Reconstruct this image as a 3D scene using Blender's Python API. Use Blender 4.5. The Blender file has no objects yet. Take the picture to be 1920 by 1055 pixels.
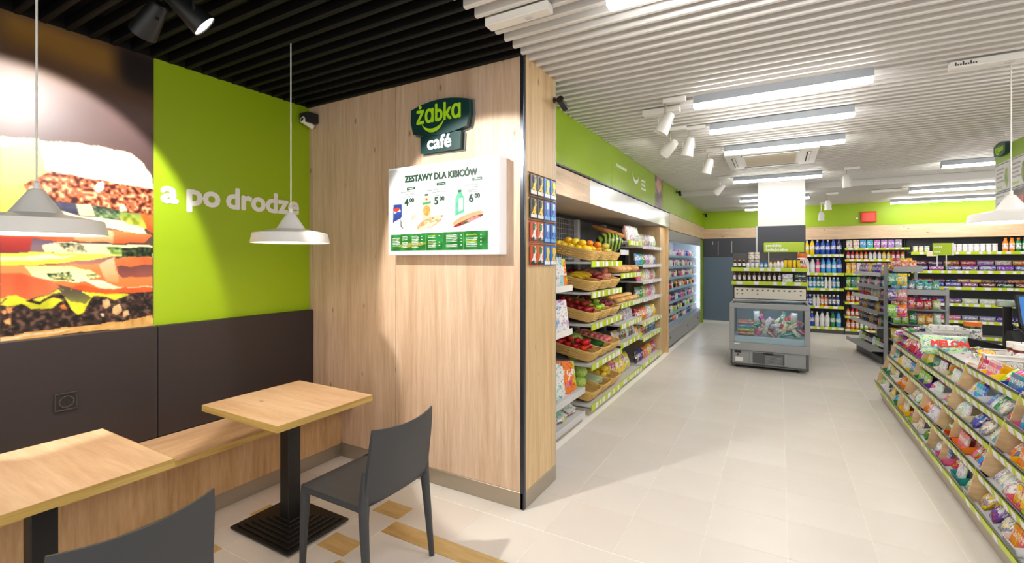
import bpy, math, random
import numpy as np
from mathutils import Matrix, Vector
random.seed(7)
rng = np.random.default_rng(7)
PI = math.pi
scn = bpy.context.scene
COL = scn.collection

# ------------------------------------------------------------------ camera, world, exposure
cam_data = bpy.data.cameras.new('camera')
cam = bpy.data.objects.new('camera', cam_data)
COL.objects.link(cam)
cam.location = (0, 0, 1.55)
cam.rotation_euler = (PI / 2, 0, math.atan(500 / 877))
cam_data.sensor_width = 36
cam_data.lens = 36 * 877 / 1920
cam_data.shift_y = -40.5 / 1920
cam_data.clip_start = 0.05
cam_data.clip_end = 60
scn.camera = cam
vs = scn.view_settings
vs.view_transform = 'Standard'
vs.look = 'None'
vs.gamma = 1
vs.use_curve_mapping = False
vs.exposure = 0.63
world = bpy.data.worlds.new('world')
scn.world = world
world.use_nodes = True
world.node_tree.nodes['Background'].inputs[0].default_value = (1.0, 0.985, 0.965, 1)
world.node_tree.nodes['Background'].inputs[1].default_value = 0.85
try:
    scn.cycles.use_denoising = True
    scn.cycles.max_bounces = 8
    scn.cycles.diffuse_bounces = 4
    scn.cycles.glossy_bounces = 3
    scn.cycles.transmission_bounces = 4
    scn.cycles.transparent_max_bounces = 6
    scn.cycles.caustics_reflective = False
    scn.cycles.caustics_refractive = False
    scn.cycles.sample_clamp_indirect = 6
except Exception:
    pass

def spot(name, loc, aim, power, angle, blend=0.2, radius=0.03, color=(1, 0.95, 0.88)):
    d = bpy.data.lights.new(name, 'SPOT')
    d.energy = power
    d.spot_size = math.radians(angle)
    d.spot_blend = blend
    d.shadow_soft_size = radius
    d.color = color
    o = bpy.data.objects.new(name, d)
    COL.objects.link(o)
    o.location = loc
    v = Vector(aim) - Vector(loc)
    o.rotation_euler = v.to_track_quat('-Z', 'Y').to_euler()
    return o

SHOP_SPOTS = [((-0.80, 3.74, 2.56), (-1.75, 3.9, 1.1), 70, 80), ((-0.93, 4.66, 2.58), (-1.6, 5.3, 2.58), 75, 70), ((-0.76, 4.70, 2.55), (-1.75, 5.0, 1.0), 80, 80),
              ((-0.73, 5.76, 2.55), (-1.75, 6.1, 1.0), 80, 80), ((-0.82, 7.74, 2.55), (-1.75, 7.6, 1.1), 70, 80)]
for a, b, p, ang in SHOP_SPOTS:
    spot('shop_spot_beam', a, b, p, ang, 0.6)
LED_STRENGTH = 25.0
CAFE_SPOTS = [((-2.518, 1.01, 2.566), (-3.40, 0.78, 1.75), 78, 86), ((-2.186, 1.14, 2.578), (-1.60, 2.55, 1.50), 105, 64)]
for i, (a, b, p, ang) in enumerate(CAFE_SPOTS):
    spot('cafe_spot_beam', a, b, p, ang, 0.14)

# ------------------------------------------------------------------ colours and materials
def lin(c):
    c = c / 255.0
    return c / 12.92 if c <= 0.04045 else ((c + 0.055) / 1.055) ** 2.4

def rgb(r, g, b):
    return (lin(r), lin(g), lin(b), 1.0)

MATS = {}
def mat(name, col=None, rough=0.5, metal=0.0, spec=0.5, emit=None, estr=0.0, coat=0.0):
    if name in MATS:
        return MATS[name]
    m = bpy.data.materials.new(name)
    m.use_nodes = True
    b = m.node_tree.nodes['Principled BSDF']
    if col is not None:
        b.inputs['Base Color'].default_value = rgb(*col)
        m.diffuse_color = rgb(*col)
    b.inputs['Roughness'].default_value = rough
    b.inputs['Metallic'].default_value = metal
    b.inputs['Specular IOR Level'].default_value = spec
    b.inputs['Coat Weight'].default_value = coat
    if emit is not None:
        b.inputs['Emission Color'].default_value = rgb(*emit)
        b.inputs['Emission Strength'].default_value = estr
    MATS[name] = m
    return m

def nt(m):
    t = m.node_tree
    return t, t.nodes, t.links, t.nodes['Principled BSDF']

def node(t, typ, **kw):
    n = t.nodes.new(typ)
    for k, v in kw.items():
        setattr(n, k, v)
    return n

def mixcol(t, fac, a, b, mode='MIX'):
    n = t.nodes.new('ShaderNodeMix')
    n.data_type = 'RGBA'
    n.blend_type = mode
    for sock, v in ((0, fac), (6, a), (7, b)):
        if isinstance(v, bpy.types.NodeSocket):
            t.links.new(v, n.inputs[sock])
        else:
            n.inputs[sock].default_value = v
    return n.outputs[2]

def math_(t, op, a, b=0.0, c=0.0):
    n = t.nodes.new('ShaderNodeMath')
    n.operation = op
    for i, v in enumerate((a, b, c)):
        if isinstance(v, bpy.types.NodeSocket):
            t.links.new(v, n.inputs[i])
        else:
            n.inputs[i].default_value = v
    return n.outputs[0]

def ramp(t, src, stops, interp='LINEAR'):
    n = t.nodes.new('ShaderNodeValToRGB')
    n.color_ramp.interpolation = interp
    els = n.color_ramp.elements
    while len(els) < len(stops):
        els.new(0.5)
    for e, (p, c) in zip(els, stops):
        e.position = p
        e.color = c
    t.links.new(src, n.inputs[0])
    return n.outputs[0]

def noise(t, vec, scale, detail=3, rough=0.55, dist=0.0):
    n = t.nodes.new('ShaderNodeTexNoise')
    n.inputs['Scale'].default_value = scale
    n.inputs['Detail'].default_value = detail
    n.inputs['Roughness'].default_value = rough
    n.inputs['Distortion'].default_value = dist
    t.links.new(vec, n.inputs['Vector'])
    return n.outputs['Fac']

def wood(name, stretch, light, mid, dark, rough=0.45, knots=True, seed=0.0):
    """oak grain; stretch = (x,y,z) coordinate scaling, the small one runs along the grain"""
    m = mat(name, mid, rough)
    t, N, L, b = nt(m)
    tc = node(t, 'ShaderNodeTexCoord')
    mp = node(t, 'ShaderNodeMapping')
    mp.inputs['Scale'].default_value = stretch
    mp.inputs['Location'].default_value = (seed, seed * 0.7, seed * 1.3)
    L.new(tc.outputs['Object'], mp.inputs['Vector'])
    big = noise(t, mp.outputs['Vector'], 1.0, 3, 0.6, 0.6)
    fine = noise(t, mp.outputs['Vector'], 5.0, 4, 0.7, 0.3)
    c = ramp(t, big, [(0.25, rgb(*dark)), (0.5, rgb(*mid)), (0.75, rgb(*light))])
    f = ramp(t, fine, [(0.35, rgb(*[x * 0.86 for x in mid])), (0.65, (1, 1, 1, 1))])
    c = mixcol(t, 0.35, c, f, 'MULTIPLY')
    if knots:
        mp2 = node(t, 'ShaderNodeMapping')
        mp2.inputs['Scale'].default_value = [3.2 * (0.42 if s == min(stretch) else 1.0) for s in stretch]
        mp2.inputs['Location'].default_value = (seed + 3.1, seed + 1.7, seed)
        L.new(tc.outputs['Object'], mp2.inputs['Vector'])
        vo = node(t, 'ShaderNodeTexVoronoi')
        vo.inputs['Scale'].default_value = 2.3
        L.new(mp2.outputs['Vector'], vo.inputs['Vector'])
        k = ramp(t, vo.outputs['Distance'], [(0.035, (1, 1, 1, 1)), (0.095, (0, 0, 0, 1))])
        c = mixcol(t, math_(t, 'MULTIPLY', k, 0.75), c, rgb(118, 84, 52))
    L.new(c, b.inputs['Base Color'])
    return m

OAK_V = wood('oak_vertical', (9, 9, 0.55), (228, 202, 178), (217, 188, 161), (197, 164, 136))
OAK_SIDE = wood('oak_vertical_side', (9, 9, 0.5), (232, 206, 162), (222, 192, 146), (200, 168, 122), seed=4.0)
OAK_BENCH = wood('oak_bench', (9, 9, 0.9), (230, 194, 150), (216, 177, 130), (190, 150, 102), seed=9.0)
OAK_TOP = wood('oak_table_top', (0.7, 8, 8), (246, 216, 184), (239, 204, 169), (226, 186, 147), 0.38, seed=2.0)
OAK_SEAT = wood('oak_seat', (8, 0.7, 8), (232, 196, 156), (220, 180, 140), (200, 158, 118), 0.4, seed=6.0)
OAK_EDGE = wood('oak_edge', (0.8, 0.8, 30), (232, 202, 130), (220, 186, 108), (196, 158, 82), 0.45, False)
OAK_BAND = wood('oak_band', (0.9, 0.9, 10), (240, 214, 182), (230, 200, 165), (212, 178, 140), 0.4, seed=3.0)
PLY = wood('birch_divider', (2, 2, 9), (236, 208, 170), (226, 194, 152), (208, 172, 128), 0.5, False)
WOOD_TILE = wood('wood_tile', (1.0, 7, 7), (228, 198, 142), (214, 180, 118), (188, 150, 86), 0.3, False, 5.0)

GREEN = mat('green_paint', (154, 186, 6), 0.5)
GREEN_GLOSS = mat('green_gloss_panel', (160, 196, 12), 0.22)
WHITE = mat('white_paint', (236, 234, 230), 0.45)
WHITE_GLOSS = mat('white_gloss', (240, 240, 238), 0.2)
CEIL_UP = mat('ceiling_board', (214, 211, 207), 0.8)
SLAT_W = mat('white_slat', (222, 219, 216), 0.45)
SLAT_B = mat('black_slat', (9, 9, 10), 0.6, spec=0.25)
BLACK_UP = mat('black_board', (7, 7, 8), 0.9)
BLACK = mat('black_metal', (17, 17, 18), 0.42)
BLACK_M = mat('black_matte', (26, 26, 28), 0.7)
DARK = mat('dark_panel', (46, 39, 41), 0.42)
GRAPHITE = mat('graphite_paint', (70, 72, 80), 0.5)
BLUEGREY = mat('blue_grey_wall', (100, 118, 134), 0.55)
CHAIR = mat('anthracite_plastic', (62, 64, 68), 0.48)
STEEL = mat('brushed_steel', (176, 166, 150), 0.36, 0.75)
TRIM_DARK = mat('dark_trim', (66, 68, 76), 0.25, 0.7)
ALU = mat('aluminium', (196, 200, 204), 0.4, 0.3)
GREY_METAL = mat('grey_metal', (158, 160, 163), 0.42, 0.15)
SHELF_GREY = mat('shelf_grey', (204, 204, 206), 0.45)
KICK = mat('kick_plate', (176, 166, 152), 0.45)
LIME = mat('lime_rail', (192, 214, 28), 0.35)
TAG = mat('white_tag', (240, 236, 246), 0.4)
GROUT = mat("grout", (255, 250, 243), 0.7)
PLASTIC_W = mat('white_plastic', (238, 236, 232), 0.35)
FREEZER_GREY = mat('freezer_grey', (150, 152, 154), 0.4)
FREEZER_DARK = mat('freezer_dark', (84, 84, 86), 0.5)
FREEZER_BLUE = mat('freezer_liner', (204, 224, 234), 0.4)
WICKER = mat('wicker', (224, 186, 112), 0.6)
SIGN_GREEN = mat('sign_green', (16, 58, 58), 0.35)
SIGN_EDGE = mat('sign_edge', (120, 128, 128), 0.5)
LIME_TXT = mat('lime_letter', (160, 205, 30), 0.4, emit=(150, 200, 20), estr=0.12)
WHITE_TXT = mat('white_letter', (246, 246, 244), 0.5)
TEXT_GREEN = mat('poster_green', (8, 62, 42), 0.5)
RED = mat('red_plastic', (222, 40, 18), 0.4)
STEM = mat('stem_green', (96, 130, 40), 0.6)
GLOVE_BLACK = mat('dark_rubber', (38, 38, 42), 0.5)
SCREEN_BLUE = mat('screen_blue', (20, 96, 168), 0.3, emit=(30, 110, 190), estr=0.35)
DIFFUSER = mat('led_diffuser', (255, 252, 246), 0.5, emit=(255, 253, 249), estr=LED_STRENGTH)
LAMP_GLOW = mat('lamp_glow', (255, 246, 232), 0.5, emit=(255, 238, 214), estr=9.0)
SPOT_GLOW = mat('spot_glow', (255, 250, 240), 0.5, emit=(255, 246, 232), estr=14.0)
FRIDGE_LED = mat('fridge_led', (240, 246, 255), 0.5, emit=(226, 238, 255), estr=4.0)
BACKLIT = mat('backlit_acrylic', (246, 246, 250), 0.3, emit=(244, 246, 255), estr=0.1)
BACKLIT_SIDE = mat('backlit_side', (240, 240, 244), 0.4, emit=(244, 246, 255), estr=0.12)

# floor tile: tiny tonal variation per tile
def floor_mat():
    m = mat('cream_tile', (228, 217, 203), 0.33, spec=0.4)
    t, N, L, b = nt(m)
    oi = node(t, 'ShaderNodeObjectInfo')
    tc = node(t, 'ShaderNodeTexCoord')
    n = noise(t, tc.outputs['Object'], 3.0, 4)
    f = math_(t, 'ADD', math_(t, 'MULTIPLY', oi.outputs['Random'], 0.35), math_(t, 'MULTIPLY', n, 0.6))
    L.new(ramp(t, f, [(0.15, rgb(222, 213, 205)), (0.8, rgb(229, 223, 216))]), b.inputs['Base Color'])
    return m
TILE = floor_mat()

def glass_mat():
    m = bpy.data.materials.new('clear_glass')
    m.use_nodes = True
    t = m.node_tree
    t.nodes.remove(t.nodes['Principled BSDF'])
    out = t.nodes['Material Output']
    tr = node(t, 'ShaderNodeBsdfTransparent')
    tr.inputs[0].default_value = (0.93, 0.97, 0.98, 1)
    gl = node(t, 'ShaderNodeBsdfGlossy')
    gl.inputs['Roughness'].default_value = 0.03
    mx = node(t, 'ShaderNodeMixShader')
    fr = node(t, 'ShaderNodeFresnel')
    fr.inputs[0].default_value = 1.4
    t.links.new(fr.outputs[0], mx.inputs[0])
    t.links.new(tr.outputs[0], mx.inputs[1])
    t.links.new(gl.outputs[0], mx.inputs[2])
    t.links.new(mx.outputs[0], out.inputs[0])
    return m
GLASS = glass_mat()

def wrapper_mat(name, rough, style):
    """printed packaging: object colour, a contrasting band and small printed motifs"""
    m = mat(name, (200, 200, 200), rough, coat=0.3 if rough < 0.35 else 0.0)
    t, N, L, b = nt(m)
    tc = node(t, 'ShaderNodeTexCoord')
    oi = node(t, 'ShaderNodeObjectInfo')
    sp = node(t, 'ShaderNodeSeparateXYZ')
    L.new(tc.outputs['Generated'], sp.inputs[0])
    off = node(t, 'ShaderNodeVectorMath', operation='ADD')
    cmb = node(t, 'ShaderNodeCombineXYZ')
    r10 = math_(t, 'MULTIPLY', oi.outputs['Random'], 37.0)
    for i in range(3):
        L.new(r10, cmb.inputs[i])
    L.new(tc.outputs['Generated'], off.inputs[0])
    L.new(cmb.outputs[0], off.inputs[1])
    hs = node(t, 'ShaderNodeHueSaturation')
    L.new(math_(t, 'ADD', 0.34, math_(t, 'MULTIPLY', oi.outputs['Random'], 0.3)), hs.inputs['Hue'])
    hs.inputs['Saturation'].default_value = 1.15
    hs.inputs['Value'].default_value = 0.9
    L.new(oi.outputs['Color'], hs.inputs['Color'])
    n1 = noise(t, off.outputs[0], 2.6, 2, 0.5, 1.2)
    blob = ramp(t, n1, [(0.52, (0, 0, 0, 1)), (0.55, (1, 1, 1, 1))])
    vv = node(t, 'ShaderNodeHueSaturation')
    vv.inputs['Color'].default_value = rgb(214, 44, 40)
    L.new(math_(t, 'FRACT', math_(t, 'MULTIPLY', oi.outputs['Random'], 7.3)), vv.inputs['Hue'])
    c = mixcol(t, blob, oi.outputs['Color'], mixcol(t, 0.55, hs.outputs[0], vv.outputs[0]))
    axis = sp.outputs[2] if style != 'flat' else sp.outputs[1]
    dz = math_(t, 'ABSOLUTE', math_(t, 'SUBTRACT', axis, 0.55))
    band = math_(t, 'LESS_THAN', dz, 0.17)
    n2 = noise(t, off.outputs[0], 5.5, 2, 0.5, 0.8)
    mark = math_(t, 'MULTIPLY', band, math_(t, 'GREATER_THAN', n2, 0.49))
    light = mixcol(t, 0.82, oi.outputs['Color'], (0.92, 0.9, 0.88, 1))
    c = mixcol(t, mark, c, light)
    n3 = noise(t, off.outputs[0], 13.0, 1, 0.5)
    dk = math_(t, 'MULTIPLY', math_(t, 'GREATER_THAN', n3, 0.62), 0.55)
    c = mixcol(t, dk, c, rgb(40, 34, 50))
    L.new(c, b.inputs['Base Color'])
    return m
FILM = wrapper_mat('printed_film', 0.26, 'up')
CARTON = wrapper_mat('printed_carton', 0.5, 'up')
CARTON_FLAT = wrapper_mat('printed_carton_flat', 0.45, 'flat')

def objcol_mat(name, rough, var=0.12, coat=0.0, nscale=6.0):
    m = mat(name, (180, 180, 180), rough, coat=coat)
    t, N, L, b = nt(m)
    tc = node(t, 'ShaderNodeTexCoord')
    oi = node(t, 'ShaderNodeObjectInfo')
    n = noise(t, tc.outputs['Object'], nscale, 3)
    hs = node(t, 'ShaderNodeHueSaturation')
    L.new(oi.outputs['Color'], hs.inputs['Color'])
    L.new(math_(t, 'ADD', 1.0 - var / 2, math_(t, 'MULTIPLY', n, var)), hs.inputs['Value'])
    L.new(math_(t, 'ADD', 0.49, math_(t, 'MULTIPLY', oi.outputs['Random'], 0.02)), hs.inputs['Hue'])
    L.new(hs.outputs[0], b.inputs['Base Color'])
    return m
FRUIT = objcol_mat('fruit_skin', 0.32, 0.5, 0.2, 18.0)
BREAD = objcol_mat('bread_crust', 0.6, 0.6, 0.0, 30.0)
BOTTLE = objcol_mat('bottle_plastic', 0.18, 0.3, 0.4)
PAINTED = objcol_mat('painted_plastic', 0.35, 0.05)

def label_mat():
    m = mat('bottle_label', (235, 235, 238), 0.4)
    t, N, L, b = nt(m)
    tc = node(t, 'ShaderNodeTexCoord')
    oi = node(t, 'ShaderNodeObjectInfo')
    n = noise(t, tc.outputs['Object'], 34.0, 1)
    k = math_(t, 'GREATER_THAN', n, 0.56)
    L.new(mixcol(t, math_(t, 'MULTIPLY', k, 0.8), rgb(236, 236, 240), oi.outputs['Color']), b.inputs['Base Color'])
    return m
LABEL = label_mat()

def melon_mat():
    m = mat('watermelon_skin', (40, 90, 30), 0.3)
    t, N, L, b = nt(m)
    tc = node(t, 'ShaderNodeTexCoord')
    w = node(t, 'ShaderNodeTexWave')
    w.inputs['Scale'].default_value = 6.5
    w.inputs['Distortion'].default_value = 5.0
    w.inputs['Detail'].default_value = 2
    L.new(tc.outputs['Object'], w.inputs['Vector'])
    L.new(ramp(t, w.outputs['Color'], [(0.4, rgb(24, 52, 24)), (0.62, rgb(150, 172, 60))]), b.inputs['Base Color'])
    return m
MELON = melon_mat()

def attr_mat(name, rough, estr=0.0):
    m = mat(name, (200, 200, 200), rough)
    t, N, L, b = nt(m)
    a = node(t, 'ShaderNodeVertexColor')
    a.layer_name = 'print'
    L.new(a.outputs['Color'], b.inputs['Base Color'])
    if estr:
        L.new(a.outputs['Color'], b.inputs['Emission Color'])
        b.inputs['Emission Strength'].default_value = estr
    return m
MURAL = attr_mat('mural_print', 0.42)
POSTER = attr_mat('backlit_print', 0.35, 0.06)
PRINT = attr_mat('flat_print', 0.4)

# ------------------------------------------------------------------ mesh building
class MB:
    def __init__(s):
        s.v, s.f, s.m = [], [], []
    def add(s, verts, faces, mi=0, M=None):
        o = len(s.v)
        if M is not None:
            verts = [tuple(M @ Vector(p)) for p in verts]
        s.v.extend(verts)
        s.f.extend(tuple(i + o for i in f) for f in faces)
        s.m.extend([mi] * len(faces))
        return s
    def box(s, x0, x1, y0, y1, z0, z1, mi=0, bev=0.0, M=None):
        if bev <= 0:
            v = [(x0, y0, z0), (x1, y0, z0), (x1, y1, z0), (x0, y1, z0), (x0, y0, z1), (x1, y0, z1), (x1, y1, z1), (x0, y1, z1)]
            f = [(3, 2, 1, 0), (4, 5, 6, 7), (0, 1, 5, 4), (1, 2, 6, 5), (2, 3, 7, 6), (3, 0, 4, 7)]
            return s.add(v, f, mi, M)
        bev = min(bev, (x1 - x0) * 0.49, (y1 - y0) * 0.49, (z1 - z0) * 0.49)
        X, Y, Z = (x0, x1), (y0, y1), (z0, z1)
        v, idx = [], {}
        for i in (0, 1):
            for j in (0, 1):
                for k in (0, 1):
                    dx, dy, dz = (bev, -bev)[i], (bev, -bev)[j], (bev, -bev)[k]
                    idx[i, j, k, 0] = len(v); v.append((X[i], Y[j] + dy, Z[k] + dz))
                    idx[i, j, k, 1] = len(v); v.append((X[i] + dx, Y[j], Z[k] + dz))
                    idx[i, j, k, 2] = len(v); v.append((X[i] + dx, Y[j] + dy, Z[k]))
        f = []
        g = lambda i, j, k, a: idx[i, j, k, a]
        f.append((g(0,0,0,0), g(0,0,1,0), g(0,1,1,0), g(0,1,0,0)))
        f.append((g(1,0,0,0), g(1,1,0,0), g(1,1,1,0), g(1,0,1,0)))
        f.append((g(0,0,0,1), g(1,0,0,1), g(1,0,1,1), g(0,0,1,1)))
        f.append((g(0,1,0,1), g(0,1,1,1), g(1,1,1,1), g(1,1,0,1)))
        f.append((g(0,0,0,2), g(0,1,0,2), g(1,1,0,2), g(1,0,0,2)))
        f.append((g(0,0,1,2), g(1,0,1,2), g(1,1,1,2), g(0,1,1,2)))
        for j in (0, 1):
            for k in (0, 1):
                q = (g(0,j,k,1), g(0,j,k,2), g(1,j,k,2), g(1,j,k,1))
                f.append(q if (j == k) else q[::-1])
        for i in (0, 1):
            for k in (0, 1):
                q = (g(i,0,k,0), g(i,1,k,0), g(i,1,k,2), g(i,0,k,2))
                f.append(q if (i == k) else q[::-1])
        for i in (0, 1):
            for j in (0, 1):
                q = (g(i,j,0,0), g(i,j,0,1), g(i,j,1,1), g(i,j,1,0))
                f.append(q if (i == j) else q[::-1])
        for i in (0, 1):
            for j in (0, 1):
                for k in (0, 1):
                    q = (g(i,j,k,0), g(i,j,k,1), g(i,j,k,2))
                    f.append(q if (i + j + k) % 2 == 1 else q[::-1])
        return s.add(v, f, mi, M)
    def lathe(s, prof, seg=16, mis=None, M=None, caps=True, ex=1.0, ey=1.0):
        v, f, m = [], [], []
        for (r, z) in prof:
            for k in range(seg):
                a = 2 * PI * k / seg
                v.append((r * math.cos(a) * ex, r * math.sin(a) * ey, z))
        o0 = len(s.v)
        for i in range(len(prof) - 1):
            for k in range(seg):
                k2 = (k + 1) % seg
                f.append((i * seg + k, i * seg + k2, (i + 1) * seg + k2, (i + 1) * seg + k))
                m.append(mis[i] if mis else 0)
        if caps:
            f.append(tuple(reversed(range(seg)))); m.append(mis[0] if mis else 0)
            n = (len(prof) - 1) * seg
            f.append(tuple(range(n, n + seg))); m.append(mis[-1] if mis else 0)
        s.add(v, f, 0, M)
        s.m[-len(m):] = m
        return s
    def tube(s, pts, r, seg=8, mi=0, M=None, closed=False):
        pts = [Vector(p) for p in pts]
        n = len(pts)
        rs = r if isinstance(r, (list, tuple)) else [r] * n
        v, f = [], []
        prev = None
        for i, p in enumerate(pts):
            if closed:
                d = pts[(i + 1) % n] - pts[i - 1]
            else:
                d = pts[min(i + 1, n - 1)] - pts[max(i - 1, 0)]
            d.normalize()
            up = Vector((0, 0, 1)) if abs(d.z) < 0.95 else Vector((1, 0, 0))
            a = d.cross(up).normalized() if prev is None else (prev - d * prev.dot(d)).normalized()
            prev = a
            b = d.cross(a)
            for k in range(seg):
                t = 2 * PI * k / seg
                v.append(tuple(p + (a * math.cos(t) + b * math.sin(t)) * rs[i]))
        for i in range(n if closed else n - 1):
            j = (i + 1) % n
            for k in range(seg):
                k2 = (k + 1) % seg
                f.append((i * seg + k, i * seg + k2, j * seg + k2, j * seg + k))
        if not closed:
            f.append(tuple(reversed(range(seg))))
            f.append(tuple(range((n - 1) * seg, n * seg)))
        return s.add(v, [q[::-1] for q in f], mi, M)
    def prism(s, poly, d0, d1, mi=0, M=None, plane='xz'):
        """extrude a 2-D polygon; plane xz: extruded along y; xy: along z; yz: along x"""
        n = len(poly)
        def P(a, b, d):
            return {'xz': (a, d, b), 'xy': (a, b, d), 'yz': (d, a, b)}[plane]
        v = [P(a, b, d0) for a, b in poly] + [P(a, b, d1) for a, b in poly]
        f = [tuple(range(n)), tuple(reversed(range(n, 2 * n)))]
        for i in range(n):
            j = (i + 1) % n
            f.append((i, i + n, j + n, j))
        return s.add(v, f, mi, M)
    def mesh(s, name, mats, smooth=None, fix=True):
        me = bpy.data.meshes.new(name)
        me.from_pydata(s.v, [], s.f)
        for m in (mats if isinstance(mats, (list, tuple)) else [mats]):
            me.materials.append(m)
        if any(s.m):
            me.polygons.foreach_set('material_index', s.m)
        if fix:
            import bmesh
            bm = bmesh.new()
            bm.from_mesh(me)
            bmesh.ops.recalc_face_normals(bm, faces=bm.faces)
            bm.to_mesh(me)
            bm.free()
        if smooth:
            me.polygons.foreach_set('use_smooth', [True] * len(me.polygons))
            me.set_sharp_from_angle(angle=math.radians(smooth))
        me.update()
        return me
    def build(s, name, mats, parent=None, smooth=None, loc=(0, 0, 0), rot=(0, 0, 0), fix=True):
        o = bpy.data.objects.new(name, s.mesh(name, mats, smooth, fix))
        COL.objects.link(o)
        o.location = loc
        o.rotation_euler = rot
        if parent is not None:
            o.parent = parent
        return o

def empty(name, loc=(0, 0, 0), rz=0.0):
    o = bpy.data.objects.new(name, None)
    COL.objects.link(o)
    o.location = loc
    o.rotation_euler = (0, 0, rz)
    o.empty_display_size = 0.05
    return o

def tag(o, label=None, cat=None, group=None, kind=None):
    if label: o['label'] = label
    if cat: o['category'] = cat
    if group: o['group'] = group
    if kind: o['kind'] = kind
    return o

def thing(name, label, cat, loc=(0, 0, 0), rz=0.0, group=None):
    return tag(empty(name, loc, rz), label, cat, group)

def struct(o):
    o['kind'] = 'structure'
    return o

def dup(root, loc, rz=None, label=None, group=None):
    r = root.copy(); COL.objects.link(r)
    r.location = loc
    if rz is not None: r.rotation_euler = (r.rotation_euler[0], r.rotation_euler[1], rz)
    if label: r['label'] = label
    if group: r['group'] = group
    for ch in list(root.children):
        c = ch.copy(); COL.objects.link(c); c.parent = r
        for g in list(ch.children):
            d = g.copy(); COL.objects.link(d); d.parent = c
    return r

ORD = ['first', 'second', 'third', 'fourth', 'fifth', 'sixth', 'seventh', 'eighth', 'ninth', 'tenth', 'eleventh', 'twelfth', 'thirteenth',
       'fourteenth', 'fifteenth', 'sixteenth', 'seventeenth', 'eighteenth', 'nineteenth', 'twentieth', 'twenty-first', 'twenty-second',
       'twenty-third', 'twenty-fourth', 'twenty-fifth', 'twenty-sixth', 'twenty-seventh', 'twenty-eighth', 'twenty-ninth', 'thirtieth']

def put(mesh, name, label, cat, group, loc, rot=(0, 0, 0), col=None, scale=None):
    o = bpy.data.objects.new(name, mesh)
    COL.objects.link(o)
    o.location = loc
    o.rotation_euler = rot
    if col: o.color = rgb(*col)
    if scale: o.scale = scale
    tag(o, label, cat, group)
    return o

def text(body, size, m, parent, loc, rot, name='lettering', width=None, bold=0.0, ext=0.001, align='CENTER', base=False, fat=0.0):
    c = bpy.data.curves.new(name, 'FONT')
    c.body = body
    c.size = size
    c.align_x = align
    c.align_y = 'TOP_BASELINE' if base else 'CENTER'
    c.extrude = ext
    c.offset = bold
    c.resolution_u = 3
    c.materials.append(m)
    tmp = bpy.data.objects.new(name, c)
    COL.objects.link(tmp)
    bpy.context.view_layer.update()
    me = bpy.data.meshes.new_from_object(tmp.evaluated_get(bpy.context.evaluated_depsgraph_get()))
    w = tmp.dimensions.x
    bpy.data.objects.remove(tmp)
    bpy.data.curves.remove(c)
    if fat:
        vs_ = [tuple(v.co) for v in me.vertices]; fs_ = [tuple(p.vertices) for p in me.polygons]
        b = MB()
        for i_, (dx, dy) in enumerate(((fat, 0), (-fat, 0), (0, fat), (0, -fat), (fat * .7, fat * .7), (-fat * .7, fat * .7), (fat * .7, -fat * .7), (-fat * .7, -fat * .7))):
            b.add([(x + dx, y + dy, z + 0.00025 * i_) for x, y, z in vs_], fs_)
        bpy.data.meshes.remove(me)
        me = b.mesh(name, m, None, False)
    me.name = name
    o = bpy.data.objects.new(name, me)
    COL.objects.link(o)
    o.location = loc
    o.rotation_euler = rot
    if width and w > 0: o.scale = (width / w, 1, 1)
    if parent is not None: o.parent = parent
    return o

def plate(name, w, h, fn, m, parent, loc, rot, res=0.004):
    """flat print: a w x h grid in local xz (facing -y) whose point colours come from fn(U, V) -> rgb 0..255, U,V in 0..1 from top-left"""
    nx, nz = max(2, int(w / res)), max(2, int(h / res))
    U, V = np.meshgrid(np.linspace(0, 1, nx), np.linspace(0, 1, nz))
    img = fn(U, V)
    verts = np.stack([(U * w).ravel() - w / 2, np.zeros(nx * nz), (0.5 - V.ravel()) * h], 1)
    i = np.arange((nz - 1) * nx).reshape(nz - 1, nx)[:, :-1].ravel()
    faces = np.stack([i, i + nx, i + nx + 1, i + 1], 1)
    me = bpy.data.meshes.new(name)
    me.from_pydata(verts.tolist(), [], faces.tolist())
    a = me.color_attributes.new('print', 'FLOAT_COLOR', 'POINT')
    c = np.clip(img.reshape(-1, 3) / 255.0, 0, 1)
    l = np.where(c <= 0.04045, c / 12.92, ((c + 0.055) / 1.055) ** 2.4)
    a.data.foreach_set('color', np.concatenate([l, np.ones((len(l), 1))], 1).astype(np.float32).ravel())
    me.materials.append(m)
    o = bpy.data.objects.new(name, me)
    COL.objects.link(o)
    o.location = loc
    o.rotation_euler = rot
    if parent is not None: o.parent = parent
    return o

def inpoly(P, X, Y):
    inside = np.zeros(X.shape, bool)
    n = len(P)
    for i in range(n):
        x1, y1 = P[i]; x2, y2 = P[(i + 1) % n]
        if y1 == y2: continue
        inside ^= ((y1 > Y) != (y2 > Y)) & (X < (x2 - x1) * (Y - y1) / (y2 - y1) + x1)
    return inside

def smooth_noise(shape, cell, seed):
    r = np.random.default_rng(seed)
    h, w = shape
    g = r.random((h // cell + 3, w // cell + 3))
    yy = np.arange(h) / cell; xx = np.arange(w) / cell
    y0 = yy.astype(int); x0 = xx.astype(int)
    fy = (yy - y0)[:, None]; fx = (xx - x0)[None, :]
    return (g[y0][:, x0] * (1 - fy) * (1 - fx) + g[y0 + 1][:, x0] * fy * (1 - fx) + g[y0][:, x0 + 1] * (1 - fy) * fx + g[y0 + 1][:, x0 + 1] * fy * fx)

# ================================================================== ROOM SHELL
CE = 2.81            # underside of the ceiling slats
PX = -1.37           # side face of the oak partition
SX = -1.60           # face of the frieze above the shop shelves
BY = 12.40           # back wall
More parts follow.
